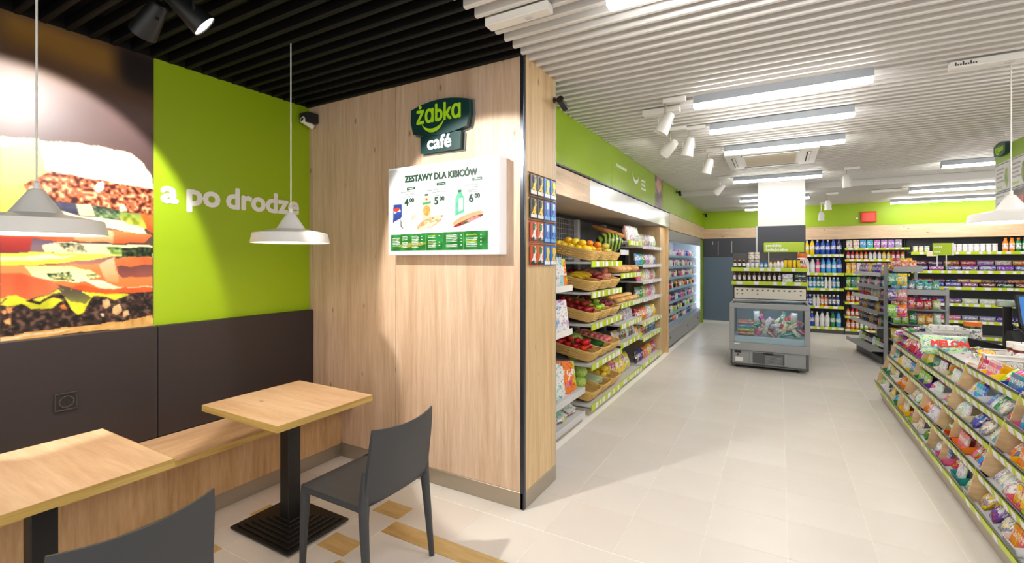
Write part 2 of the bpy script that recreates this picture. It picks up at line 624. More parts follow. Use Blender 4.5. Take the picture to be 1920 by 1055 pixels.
# floor: grout bed and tiles
floor = struct(MB().box(-3.5, 4.7, -2.5, BY + 0.1, -0.06, -0.002).build('floor', GROUT))
def tile_mesh(nm, w, d, m):
    b = MB()
    b.box(-w / 2, w / 2, -d / 2, d / 2, -0.006, 0.0, 0, 0.0008)
    return b.mesh(nm, m)
spots_t = []
g = 0.0024
P = 0.4045
for i in range(-1, 16):
    for j in range(-12, 28):
        cx = -0.765 + P * (i - 2.5); cy = 3.63 + 0.4055 * (j - 2.5)
        if cx < -1.98 and cy < 2.1: continue
        if cx < PX - 0.2 and cy > 2.55: continue
        if cy < 2.25 or cy > BY: continue
        if cx > 1.3 and cy < 6.7: continue
        spots_t.append((cx, cy, P - g, 0.4055 - g, 0))
# cafe corner: cream squares with small oak-look inserts, oak planks beyond
for (ya, yb, wood_row) in ((2.230, 2.55, 0), (2.090, 2.230, 1), (1.822, 2.090, 0), (1.684, 1.822, 1), (1.416, 1.684, 0), (1.278, 1.416, 1)):
    x = -1.978
    k = 0
    while x > -3.0:
        w = 0.212 if k % 2 == 0 else 0.405
        spots_t.append((x - w / 2, (ya + yb) / 2, w - g, yb - ya - g, 1 if (wood_row and k % 2 == 0) else 0))
        x -= w; k += 1
for (ya, yb, w, wd) in ((1.950, 2.072, 1.2, 1), (1.660, 1.950, P, 0), (1.538, 1.660, 1.2, 1), (1.250, 1.538, P, 0)):
    x = -1.978
    while x < (0.9 if wd == 0 else 1.2):
        spots_t.append((x + w / 2, (ya + yb) / 2, w - g, yb - ya - g, wd))
        x += w
x = -1.978
while x < 1.2:
    spots_t.append((x + P / 2, (2.072 + 2.411) / 2, P - g, 2.411 - 2.072 - g, 0)); x += P
spots_t.append((-1.775, 2.482, P - g, 0.136, 0))
spots_t.sort(key=lambda s: s[0] ** 2 + s[1] ** 2)
cache = {}
rest = MB()
for k, (cx, cy, w, d, wd) in enumerate(spots_t):
    if k < 290:
        key = (round(w, 3), round(d, 3), wd)
        if key not in cache:
            cache[key] = tile_mesh('tile', w, d, WOOD_TILE if wd else TILE)
        o = bpy.data.objects.new('tile', cache[key]); COL.objects.link(o)
        o.parent = floor; o.location = (cx, cy, 0)
    else:
        rest.box(cx - w / 2, cx + w / 2, cy - d / 2, cy + d / 2, -0.006, 0.0, 0)
r = rest.build('tile', TILE, floor); r['kind'] = 'stuff'
r2 = MB().box(-3.5, 4.7, -2.5, 1.246, -0.006, 0, 0).build('tile', TILE, floor); r2['kind'] = 'stuff'

# ceiling boards and slats
ceiling = struct(MB().box(PX, 4.7, -2.5, 2.55, 2.90, 3.0).box(PX - 0.9, 4.7, 2.55, 9.15, 2.90, 3.0).box(PX - 0.9, 4.7, 9.15, BY + 0.1, 2.72, 3.0).build('ceiling', CEIL_UP))
cafe_ceiling = struct(MB().box(-3.5, PX, -2.5, 2.56, 2.95, 3.05).build('ceiling', BLACK_UP))
def slat_mesh(nm, length, m, w=0.032):
    b = MB()
    t = 0.011
    b.prism([(-w / 2, CE + 0.062), (-w / 2, CE + 0.006), (-w / 2 + 0.006, CE), (w / 2 - 0.006, CE), (w / 2, CE + 0.006), (w / 2, CE + 0.062)], 0, length, plane='yz')
    return b.mesh(nm, m)
sw = slat_mesh('slat', 4.7 - PX, SLAT_W); sw2 = slat_mesh('slat', 4.7 - SX, SLAT_W); sb = slat_mesh('slat', 3.4 + PX, SLAT_B, 0.03)
y = 2.526
k = 0
ys = [2.526 - 0.1 * i for i in range(0, 46)]
for y in ys:
    o = bpy.data.objects.new('slat', sw); COL.objects.link(o); o.parent = ceiling; o.location = (PX, y, 0)
    if y > -0.6:
        o = bpy.data.objects.new('slat', sb); COL.objects.link(o); o.parent = cafe_ceiling; o.location = (-3.4, y, 0)
y = 2.626
while y < 9.1:
    o = bpy.data.objects.new('slat', sw if y < 3.02 else sw2); COL.objects.link(o); o.parent = ceiling
    o.location = (PX if y < 3.02 else SX, y, 0)
    y += 0.1

# cafe wall: green paint, mural and lettering
wall_left = struct(MB().box(-3.5, -3.4, -2.5, 2.65, 0, 2.95).build('wall_left', GREEN))
for word, ya, yb in (('a', 1.476, 1.563), ('po', 1.625, 1.825), ('drodze', 1.880, 2.445)):
    text(word, 0.205, WHITE_TXT, wall_left, (-3.398, (ya + yb) / 2, 1.92), (PI / 2, 0, PI / 2), width=yb - ya, base=True, fat=0.008)

MUR = [
    ([(0.767, 2.828), (0.824, 2.808), (1.237, 2.798), (1.252, 2.615), (1.077, 2.622), (0.883, 2.653), (0.767, 2.662)], (150, 112, 48), (120, 84, 30), 10, 40),
    ([(1.252, 2.817), (1.437, 2.817), (1.432, 2.581), (1.252, 2.621)], (26, 16, 14), (22, 14, 12), 4, 20),
    ([(0.767, 2.662), (0.883, 2.653), (1.077, 2.622), (1.432, 2.581), (1.432, 2.491), (1.196, 2.509), (0.966, 2.519), (0.767, 2.533)], (92, 62, 36), (92, 66, 50), 8, 40),
    ([(0.767, 2.533), (0.966, 2.519), (1.196, 2.509), (1.432, 2.491), (1.432, 2.074), (1.326, 2.187), (1.077, 2.204), (0.767, 2.169)], (104, 82, 78), (72, 52, 54), 8, 50),
    ([(0.767, 2.169), (0.914, 2.185), (1.077, 2.204), (1.196, 2.205), (1.312, 2.191), (1.381, 2.145), (1.42, 2.072), (1.432, 1.987), (1.299, 1.996), (1.172, 2.009), (1.032, 2.018), (0.955, 2.023), (0.767, 1.93)], (250, 226, 190), (252, 236, 214), 10, 9),
    ([(0.767, 2.115), (0.843, 2.153), (0.905, 2.195), (0.932, 2.03), (0.955, 2.017), (0.851, 1.939), (0.767, 1.89)], (204, 226, 126), (214, 230, 110), 5, 40),
    ([(0.767, 1.917), (0.851, 1.945), (0.873, 1.87), (0.883, 1.793), (0.767, 1.729)], (240, 232, 110), (246, 226, 60), 8, 30),
    ([(0.847, 1.939), (0.945, 2.021), (1.032, 2.018), (1.172, 2.009), (1.432, 1.987), (1.432, 1.827), (1.359, 1.827), (1.273, 1.846), (1.147, 1.859), (1.009, 1.868), (0.879, 1.868)], (176, 96, 62), (168, 92, 58), 110, 3),
    ([(0.875, 1.87), (1.009, 1.865), (1.059, 1.862), (1.077, 1.804), (1.009, 1.816), (0.934, 1.837)], (66, 66, 92), (50, 50, 78), 14, 5),
    ([(1.059, 1.862), (1.124, 1.862), (1.143, 1.797), (1.077, 1.804)], (200, 196, 160), (214, 206, 164), 10, 6),
    ([(1.128, 1.857), (1.257, 1.844), (1.268, 1.794), (1.196, 1.783), (1.143, 1.797)], (40, 60, 50), (120, 150, 90), 70, 3),
    ([(1.257, 1.844), (1.364, 1.828), (1.398, 1.745), (1.359, 1.736), (1.262, 1.781)], (120, 150, 70), (226, 214, 60), 50, 5),
    ([(1.359, 1.827), (1.432, 1.827), (1.432, 1.72), (1.398, 1.738)], (232, 120, 40), (200, 70, 30), 20, 10),
    ([(0.863, 1.852), (0.934, 1.832), (1.077, 1.798), (1.268, 1.782), (1.381, 1.744), (1.398, 1.705), (1.342, 1.709), (1.237, 1.729), (0.988, 1.733), (0.883, 1.782)], (240, 236, 180), (252, 246, 206), 12, 9),
    ([(1.095, 1.745), (1.187, 1.745), (1.187, 1.72), (1.105, 1.716)], (200, 214, 150), (180, 200, 130), 60, 3),
    ([(0.767, 1.676), (0.805, 1.689), (1.032, 1.723), (1.237, 1.723), (1.426, 1.707), (1.381, 1.652), (1.227, 1.647), (1.054, 1.654), (0.767, 1.601)], (232, 128, 70), (214, 62, 24), 14, 20),
    ([(1.032, 1.718), (1.227, 1.716), (1.227, 1.647), (1.054, 1.66)], (242, 200, 160), (236, 140, 90), 12, 10),
    ([(0.767, 1.671), (0.895, 1.665), (0.949, 1.65), (0.883, 1.597), (0.767, 1.585)], (190, 64, 50), (150, 40, 40), 10, 20),
    ([(0.883, 1.659), (0.988, 1.651), (0.966, 1.599), (0.875, 1.592)], (92, 72, 96), (130, 110, 110), 10, 15),
    ([(0.924, 1.632), (0.988, 1.646), (1.196, 1.64), (1.426, 1.64), (1.426, 1.567), (1.221, 1.572), (1.1, 1.577), (0.932, 1.593)], (246, 240, 190), (250, 240, 170), 10, 12),
    ([(0.979, 1.642), (1.086, 1.637), (1.114, 1.589), (1.027, 1.594)], (80, 84, 66), (200, 196, 150), 100, 2),
    ([(1.196, 1.628), (1.268, 1.623), (1.273, 1.572), (1.221, 1.572)], (90, 130, 60), (170, 190, 90), 80, 3),
    ([(1.268, 1.623), (1.426, 1.627), (1.42, 1.567), (1.273, 1.566)], (30, 44, 22), (40, 60, 24), 60, 3),
    ([(0.767, 1.579), (0.883, 1.592), (1.1, 1.583), (1.247, 1.578), (1.147, 1.547), (0.966, 1.53), (0.843, 1.514), (0.767, 1.515)], (248, 226, 90), (250, 214, 70), 8, 30),
    ([(0.767, 1.563), (0.945, 1.576), (1.077, 1.571), (0.883, 1.542), (0.767, 1.537)], (252, 246, 200), (252, 240, 150), 6, 30),
    ([(0.966, 1.53), (1.147, 1.553), (1.242, 1.572), (1.147, 1.523), (1.077, 1.505)], (150, 100, 110), (190, 130, 110), 10, 20),
    ([(0.767, 1.515), (0.883, 1.519), (1.032, 1.524), (1.196, 1.534), (1.273, 1.566), (1.426, 1.567), (1.426, 1.347), (1.196, 1.348), (1.077, 1.386), (0.945, 1.427), (0.843, 1.47), (0.767, 1.483)], (240, 150, 90), (236, 112, 50), 14, 30),
    ([(0.851, 1.514), (0.988, 1.518), (1.124, 1.498), (1.172, 1.455), (1.077, 1.422), (0.966, 1.438), (0.883, 1.469)], (250, 238, 150), (252, 244, 200), 8, 20),
    ([(0.941, 1.479), (1.032, 1.482), (1.059, 1.434), (0.966, 1.438)], (90, 110, 70), (190, 190, 120), 110, 2),
    ([(1.105, 1.469), (1.152, 1.48), (1.152, 1.443), (1.114, 1.438)], (120, 140, 80), (220, 220, 150), 90, 2),
    ([(1.162, 1.529), (1.232, 1.566), (1.262, 1.509), (1.252, 1.414), (1.196, 1.423)], (246, 200, 160), (240, 150, 90), 8, 20),
    ([(1.227, 1.553), (1.326, 1.573), (1.426, 1.56), (1.426, 1.44), (1.299, 1.438), (1.242, 1.484)], (216, 104, 56), (232, 116, 50), 10, 20),
    ([(1.242, 1.509), (1.426, 1.52), (1.426, 1.447), (1.278, 1.445), (1.252, 1.471)], (110, 60, 60), (150, 80, 66), 8, 20),
    ([(1.068, 1.44), (1.172, 1.43), (1.273, 1.381), (1.426, 1.387), (1.426, 1.373), (1.196, 1.373)], (252, 236, 210), (250, 220, 180), 6, 20),
    ([(1.077, 1.41), (1.196, 1.379), (1.426, 1.38), (1.426, 1.333), (1.196, 1.342), (1.032, 1.394)], (232, 90, 30), (226, 80, 24), 10, 20),
    ([(0.767, 1.483), (0.843, 1.476), (0.949, 1.439), (0.992, 1.402), (0.945, 1.364), (0.863, 1.342), (0.767, 1.354)], (214, 90, 50), (222, 110, 66), 14, 30),
    ([(0.767, 1.338), (0.863, 1.342), (0.988, 1.362), (1.147, 1.351), (1.426, 1.347), (1.426, 1.207), (1.247, 1.181), (1.009, 1.179), (0.883, 1.173), (0.767, 1.162)], (54, 32, 28), (44, 26, 22), 60, 3),
    ([(0.767, 1.328), (0.79, 1.364), (0.824, 1.372), (0.873, 1.341), (0.914, 1.327), (0.966, 1.369), (0.996, 1.373), (1.018, 1.33), (1.04, 1.282), (1.068, 1.243), (1.095, 1.259), (1.128, 1.334), (1.138, 1.346), (1.196, 1.336), (1.232, 1.308), (1.262, 1.319), (1.31, 1.341), (1.196, 1.354), (1.077, 1.374), (0.992, 1.396), (0.941, 1.359), (0.883, 1.34), (0.767, 1.354)], (214, 214, 60), (226, 218, 30), 22, 6),
    ([(0.988, 1.396), (1.077, 1.374), (1.128, 1.34), (1.1, 1.3), (1.04, 1.317), (1.009, 1.349)], (84, 70, 70), (140, 140, 60), 16, 12),
    ([(0.767, 1.322), (0.793, 1.353), (0.824, 1.367), (0.871, 1.33), (0.912, 1.316), (0.966, 1.352), (1.005, 1.331), (0.958, 1.289), (0.883, 1.29), (0.843, 1.321), (0.79, 1.315)], (222, 220, 40), (200, 200, 40), 20, 6),
    ([(1.177, 1.319), (1.206, 1.323), (1.216, 1.284), (1.191, 1.268), (1.177, 1.288)], (226, 190, 140), (210, 160, 110), 20, 3),
    ([(1.227, 1.277), (1.257, 1.287), (1.273, 1.248), (1.247, 1.225), (1.224, 1.24)], (236, 196, 140), (214, 164, 110), 20, 3),
    ([(1.273, 1.242), (1.299, 1.252), (1.307, 1.219), (1.278, 1.209)], (226, 180, 126), (206, 160, 110), 20, 3),
    ([(0.992, 1.303), (1.014, 1.313), (1.023, 1.283), (1.001, 1.279)], (220, 130, 50), (200, 110, 40), 20, 3),
    ([(0.79, 1.31), (0.816, 1.313), (0.809, 1.281), (0.793, 1.282)], (224, 140, 70), (220, 160, 110), 20, 3),
    ([(0.782, 1.246), (0.805, 1.259), (0.809, 1.221), (0.786, 1.229)], (230, 170, 110), (220, 160, 90), 20, 3),
    ([(0.771, 1.29), (0.79, 1.299), (0.79, 1.272), (0.773, 1.268)], (220, 150, 90), (220, 160, 90), 20, 3),
    ([(1.167, 1.239), (1.182, 1.244), (1.187, 1.219), (1.172, 1.221)], (230, 210, 180), (220, 190, 150), 10, 3),
    ([(1.147, 1.981), (1.177, 2.003), (1.187, 1.962), (1.157, 1.933), (1.133, 1.954)], (252, 240, 222), (250, 232, 210), 8, 3),
    ([(1.257, 1.876), (1.283, 1.885), (1.299, 1.848), (1.262, 1.838)], (248, 226, 196), (244, 216, 180), 8, 3),
    ([(0.767, 1.162), (0.883, 1.173), (1.009, 1.179), (1.247, 1.181), (1.426, 1.207), (1.432, 1.133), (1.077, 1.147), (0.767, 1.129)], (206, 150, 76), (226, 180, 110), 24, 6),
    ([(0.767, 1.156), (0.903, 1.165), (1.054, 1.168), (1.009, 1.156), (0.883, 1.151), (0.767, 1.14)], (232, 200, 150), (236, 204, 160), 20, 4)]
def mural_fn(U, V):
    Y0, Y1, Z0, Z1 = -0.55, 1.432, 1.13, 2.83
    Y = Y0 + U * (Y1 - Y0); Z = Z1 - V * (Z1 - Z0)
    img = np.zeros(U.shape + (3,)); img[:] = (84, 62, 52)
    n1 = smooth_noise(U.shape, 3, 1); n2 = smooth_noise(U.shape, 9, 2); n3 = smooth_noise(U.shape, 60, 3)
    img += ((n3 - 0.5) * 30)[..., None]
    wob = (n2 - 0.5) * 0.012
    def soften(a, r):
        for ax in (0, 1):
            p_ = np.pad(a, [(r, r) if i == ax else (0, 0) for i in range(3)], mode='edge').cumsum(ax)
            z0 = np.zeros_like(np.take(p_, [0], ax)); p_ = np.concatenate([z0, p_], ax)
            n = a.shape[ax]
            a = (np.take(p_, range(2 * r + 1, 2 * r + 1 + n), ax) - np.take(p_, range(0, n), ax)) / (2 * r + 1)
        return a
    for q_, (poly, c0, c1, nz, cell) in enumerate(MUR):
        if q_ == 4: img = soften(soften(img, 9), 6)
        if q_ == len(MUR) - 2: img = img * 0.55 + soften(img, 1) * 0.45
        P_ = [(min(max(a, Y0), Y1 + 0.01) if a > 0.76 else Y0, b) for a, b in poly]
        m_ = inpoly(P_, Y + wob * 0.6, Z + wob)
        zz = [b for a, b in poly]
        t_ = np.clip((Z - min(zz)) / (max(zz) - min(zz) + 1e-6), 0, 1)[..., None]
        c = np.array(c0) * t_ + np.array(c1) * (1 - t_)
        s_ = smooth_noise(U.shape, cell, hash(tuple(c0)) % 1000)
        hi = np.clip((s_ - 0.62) * 6, 0, 1) - np.clip((0.40 - s_) * 6, 0, 1)
        c = c + (hi * nz)[..., None] * np.array([1.0, 0.85, 0.7])
        img = np.where(m_[..., None], c, img)
    return img
mural = plate('wall_mural', 1.982, 1.70, mural_fn, MURAL, None, (-3.3975, 0.441, 1.98), (0, 0, PI / 2), 0.0042)
tag(mural, 'large printed photograph of a seeded rye sandwich with ham and cucumber on the wall', 'mural')

# oak partition
part = struct(MB().box(-3.42, PX - 0.012, 2.562, 3.02, 0.0, 2.95).build('wall_partition', GRAPHITE))
for (xa, xb) in ((-3.40, -2.436), (-2.432, -1.394)):
    MB().box(xa, xb, 2.55, 2.565, 0.105, 2.86, 0, 0.0015).build('panel', OAK_V, part)
MB().box(PX - 0.014, PX, 2.574, 3.02, 0.105, 2.86, 0, 0.0015).build('panel', OAK_SIDE, part)
MB().box(-3.02, -1.372, 2.546, 2.566, 0.0, 0.105, 0, 0.002).build('skirting', STEEL, part)
MB().box(PX - 0.016, PX + 0.004, 2.57, 3.022, 0.0, 0.105, 0, 0.002).build('skirting', STEEL, part)
struct(MB().box(-1.396, PX + 0.003, 2.546, 2.574, 0.0, 2.86, 0, 0.004).build('trim_1', TRIM_DARK))
struct(MB().box(PX - 0.01, PX + 0.002, 3.02, 3.028, 0.0, 2.86).build('trim_2', ALU))

struct(MB().box(-3.4, -3.392, -1.0, 2.55, CE + 0.004, 2.95).build('slat_gap_shade_1', BLACK_UP))  # black strip added as shade on the wall showing between the slats
struct(MB().box(-3.39, PX - 0.03, 2.540, 2.549, CE + 0.004, 2.95).build('slat_gap_shade_2', BLACK_UP))  # same added dark strip along the partition top
# long shelving wall, frieze, fascia
wall_side = struct(MB().box(-2.40, -2.30, 3.02, BY, 0, 2.95).build('wall_shelving', GRAPHITE))
frieze = struct(MB().box(-1.70, SX - 0.012, 3.02, BY, 2.345, 2.86).build('wall_frieze', WHITE))
for (ya, yb) in ((3.03, 5.0), (5.004, 5.075), (5.08, 7.72), (7.725, BY)):
    MB().box(SX - 0.014, SX, ya, yb, 2.352, 2.84, 0, 0.002).build('panel', GREEN_GLOSS if ya < 7.7 else GREEN, frieze)
struct(MB().box(-1.66, SX + 0.012, 3.02, 8.18, 2.338, 2.352).build('trim_3', TRIM_DARK))
# white smile and small printed words on the glossy frieze panel
def arc_poly(R, a0, a1, w, n=14):
    out, inn = [], []
    for i in range(n + 1):
        t = i / n; a = a0 + (a1 - a0) * t
        ww = w * math.sin(PI * min(max(t, 0.06), 0.94))
        out.append(((R + ww / 2) * math.cos(a), (R + ww / 2) * math.sin(a)))
        inn.append(((R - ww / 2) * math.cos(a), (R - ww / 2) * math.sin(a)))
    return out + inn[::-1]
MB().prism(arc_poly(0.17, math.radians(205), math.radians(335), 0.05), -0.001, 0.001).build('smile_mark', WHITE_TXT, frieze, loc=(SX + 0.002, 6.02, 2.72), rot=(0, 0, PI / 2))
for (yy, z, w) in ((6.42, 2.62, 0.22), (6.42, 2.565, 0.18), (6.43, 2.51, 0.24), (5.4, 2.63, 0.4)):
    b = MB()
    x = -w / 2
    while x < w / 2:
        l = random.uniform(0.012, 0.026); b.box(x, x + l, 0, 0.002, -0.016, random.uniform(0.008, 0.02)); x += l + 0.012
    b.build('printed_word', WHITE_TXT, frieze, loc=(SX + 0.001, yy, z), rot=(0, 0, PI / 2))
def portrait(U, V):
    img = np.zeros(U.shape + (3,)); img[:] = (150, 118, 104)
    n = smooth_noise(U.shape, 5, 9); img += ((n - 0.5) * 130)[..., None]
    hd = ((U - 0.5) / 0.36) ** 2 + ((V - 0.3) / 0.2) ** 2 < 1
    img = np.where(hd[..., None], np.array([214, 168, 146]) + ((n - 0.5) * 30)[..., None], img)
    img = np.where((V > 0.56)[..., None], np.array([110, 70, 66]) + ((n - 0.5) * 140)[..., None], img)
    return img
plate('printed_photo', 0.5, 0.46, portrait, PRINT, frieze, (SX + 0.002, 7.36, 2.59), (0, 0, PI / 2), 0.012)

fascia = struct(MB().box(-2.30, SX - 0.016, 3.02, 8.20, 2.10, 2.335).build('trim_4', mat('soffit_beige', (196, 184, 168), 0.6)))
for (ya, yb, m) in ((3.03, 4.352, OAK_BAND), (4.356, 5.55, WHITE_GLOSS), (5.554, 6.85, WHITE_GLOSS), (6.854, 8.19, WHITE_GLOSS)):
    MB().box(SX - 0.02, SX - 0.004, ya, yb, 2.10, 2.333, 0, 0.002).build('panel', m, fascia)
band_l = struct(MB().box(-1.66, SX - 0.004, 8.20, BY, 2.065, 2.342).build('trim_5', OAK_BAND))
# wall behind: dark upper panel, blue-grey lower panel
wall_back = struct(MB().box(-2.4, 4.7, BY, BY + 0.1, 0, 2.95).build('wall_back', GREEN))
MB().box(-1.62, 0.6, BY - 0.014, BY + 0.001, 0.075, 1.62, 0, 0.002).build('panel', BLUEGREY, wall_back)
MB().box(-1.62, 0.6, BY - 0.014, BY + 0.001, 1.625, 2.07, 0, 0.002).build('panel', GRAPHITE, wall_back)
MB().box(-1.62, 0.6, BY - 0.03, BY + 0.001, 2.07, 2.31, 0, 0.002).build('panel', OAK_BAND, wall_back)
MB().box(-1.62, 0.6, BY - 0.02, BY + 0.001, 0.0, 0.074, 0, 0.002).build('skirting', WHITE, wall_back)
struct(MB().box(0.36, 4.7, 11.98, BY, 2.26, 2.74).build('wall_bulkhead', GREEN))
bb = struct(MB().box(0.5, 4.7, 11.95, BY, 1.985, 2.255).build('trim_6', OAK_BAND))
struct(MB().box(4.6, 4.7, -2.5, BY, 0, 2.95).build('wall_right', WHITE))
column = struct(MB().box(-0.295, 0.36, 8.60, 9.22, 2.09, 2.95, 0, 0.004).build('wall_column', WHITE))
MB().box(-0.30, 0.365, 8.595, 9.225, 0.0, 2.09, 0, 0.004).build('cladding', GRAPHITE, column)
MB().box(-0.325, -0.296, 8.59, 8.62, 0.0, 2.10, 0, 0.003).build('edge_strip', ALU, column)

# strips hanging from hooks on the wall behind the column
for k, (x, l) in enumerate(((-1.40, 0.10), (-1.28, 0.36), (-0.98, 0.30))):
    c = MB().box(x - 0.006, x + 0.006, BY - 0.022, BY - 0.016, 2.02 - l, 2.0, 0).build('shelf_strip', SHELF_GREY)
    tag(c, ['short pale strip hanging on the dark wall beside the fridge', 'long pale strip hanging in the middle of the dark wall past the fridge', 'pale strip hanging on the dark wall close to the freezer display'][k], 'hanging strip')

# ================================================================== CAFE FURNITURE
bench = thing('wall_bench', 'long oak bench with a dark padded-look back panel built along the cafe wall', 'bench', (-3.12, 1.0, 0))
def loc_box(b, x0, x1, y0, y1, z0, z1, o, bev=0.0, mi=0):
    return b.box(x0 - o[0], x1 - o[0], y0 - o[1], y1 - o[1], z0 - o[2], z1 - o[2], mi, bev)
bo = (-3.12, 1.0, 0)
MB and loc_box(MB(), -3.34, -2.876, -1.2, 2.548, 0.412, 0.45, bo, 0.002).build('seat_board', OAK_SEAT, bench)
loc_box(MB(), -2.876, -2.872, -1.2, 2.548, 0.413, 0.449, bo).build('seat_edge', OAK_EDGE, bench)
for ya, yb in ((-1.2, 0.50), (0.504, 2.548)):
    loc_box(MB(), -3.03, -3.008, ya, yb, 0.10, 0.412, bo, 0.0015).build('front_panel', OAK_BENCH, bench)
loc_box(MB(), -3.03, -3.016, -1.2, 2.548, 0.0, 0.10, bo).build('plinth', STEEL, bench)
for ya, yb in ((-1.2, 1.432), (1.435, 2.548)):
    loc_box(MB(), -3.398, -3.342, ya, yb, 0.45, 1.14, bo, 0.004).build('back_panel', DARK, bench)

so = thing('wall_socket', 'small dark square power socket on the dark bench back panel', 'socket', (-3.342, 1.0, 0.787), PI / 2)
fr = MB()
for (x0, x1, z0, z1) in ((-0.048, 0.048, 0.04, 0.048), (-0.048, 0.048, -0.048, -0.04), (-0.048, -0.04, -0.04, 0.04), (0.04, 0.048, -0.04, 0.04)):
    fr.box(x0, x1, -0.011, 0, z0, z1, 0, 0.002)
fr.build('frame', mat('socket_frame', (54, 48, 48), 0.3), so)
MB().box(-0.04, 0.04, -0.007, 0, -0.04, 0.04).build('cover', mat('socket_cover', (36, 32, 33), 0.3), so)
MB().lathe([(0.032, 0), (0.032, 0.012), (0.027, 0.013), (0.025, 0.002)], 20, M=Matrix.Rotation(PI / 2, 4, 'X'), caps=False).build('outlet_ring', mat('socket_ring', (70, 64, 64), 0.2), so, 40)
hh = MB()
for dx in (-0.01, 0.01): hh.lathe([(0.004, 0), (0.004, 0.010)], 8, M=Matrix.Translation((dx, 0, 0)) @ Matrix.Rotation(PI / 2, 4, 'X'))
hh.build('pin_hole', GLOVE_BLACK, so)

def make_table(loc, label):
    t = thing('cafe_table', label, 'table', loc, 0, 'square cafe tables')
    MB().box(-0.342, 0.342, -0.308, 0.308, 0.70, 0.735, 0, 0.0015).build('table_top', OAK_TOP, t)
    e = MB()
    e.box(0.342, 0.344, -0.308, 0.308, 0.7005, 0.7345).box(-0.344, -0.342, -0.308, 0.308, 0.7005, 0.7345).box(-0.342, 0.342, -0.310, -0.308, 0.7005, 0.7345).box(-0.342, 0.342, 0.308, 0.310, 0.7005, 0.7345)
    e.build('edge_band', OAK_EDGE, t)
    MB().box(-0.04, 0.04, -0.04, 0.04, 0.05, 0.692, 0, 0.004).build('pole', BLACK, t)
    MB().box(-0.15, 0.15, -0.15, 0.15, 0.692, 0.70, 0, 0.002).build('mounting_plate', BLACK, t)
    b = MB()
    hx, hy, z = 0.262, 0.20, 0.008
    b.box(-hx, hx, -hy, hy, 0.008, 0.022, 0, 0.004)
    z = 0.022
    for i in range(6):
        hx -= 0.031; hy -= 0.024
        b.box(-hx, hx, -hy, hy, z - 0.001, z + 0.008, 0, 0.002)
        z += 0.008
    for sx in (-1, 1):
        for sy in (-1, 1): b.lathe([(0.014, 0.0), (0.014, 0.009)], 10, M=Matrix.Translation((sx * 0.22, sy * 0.165, 0)))
    b.build('stepped_base', BLACK, t)
    return t
t1 = make_table((-2.475, 1.73, 0), 'square oak cafe table with black stepped base standing near the oak partition')
dup(t1, (-2.50, 0.675, 0), 0, 'square oak cafe table in front of the mural under the grey-looking pendant lamp')

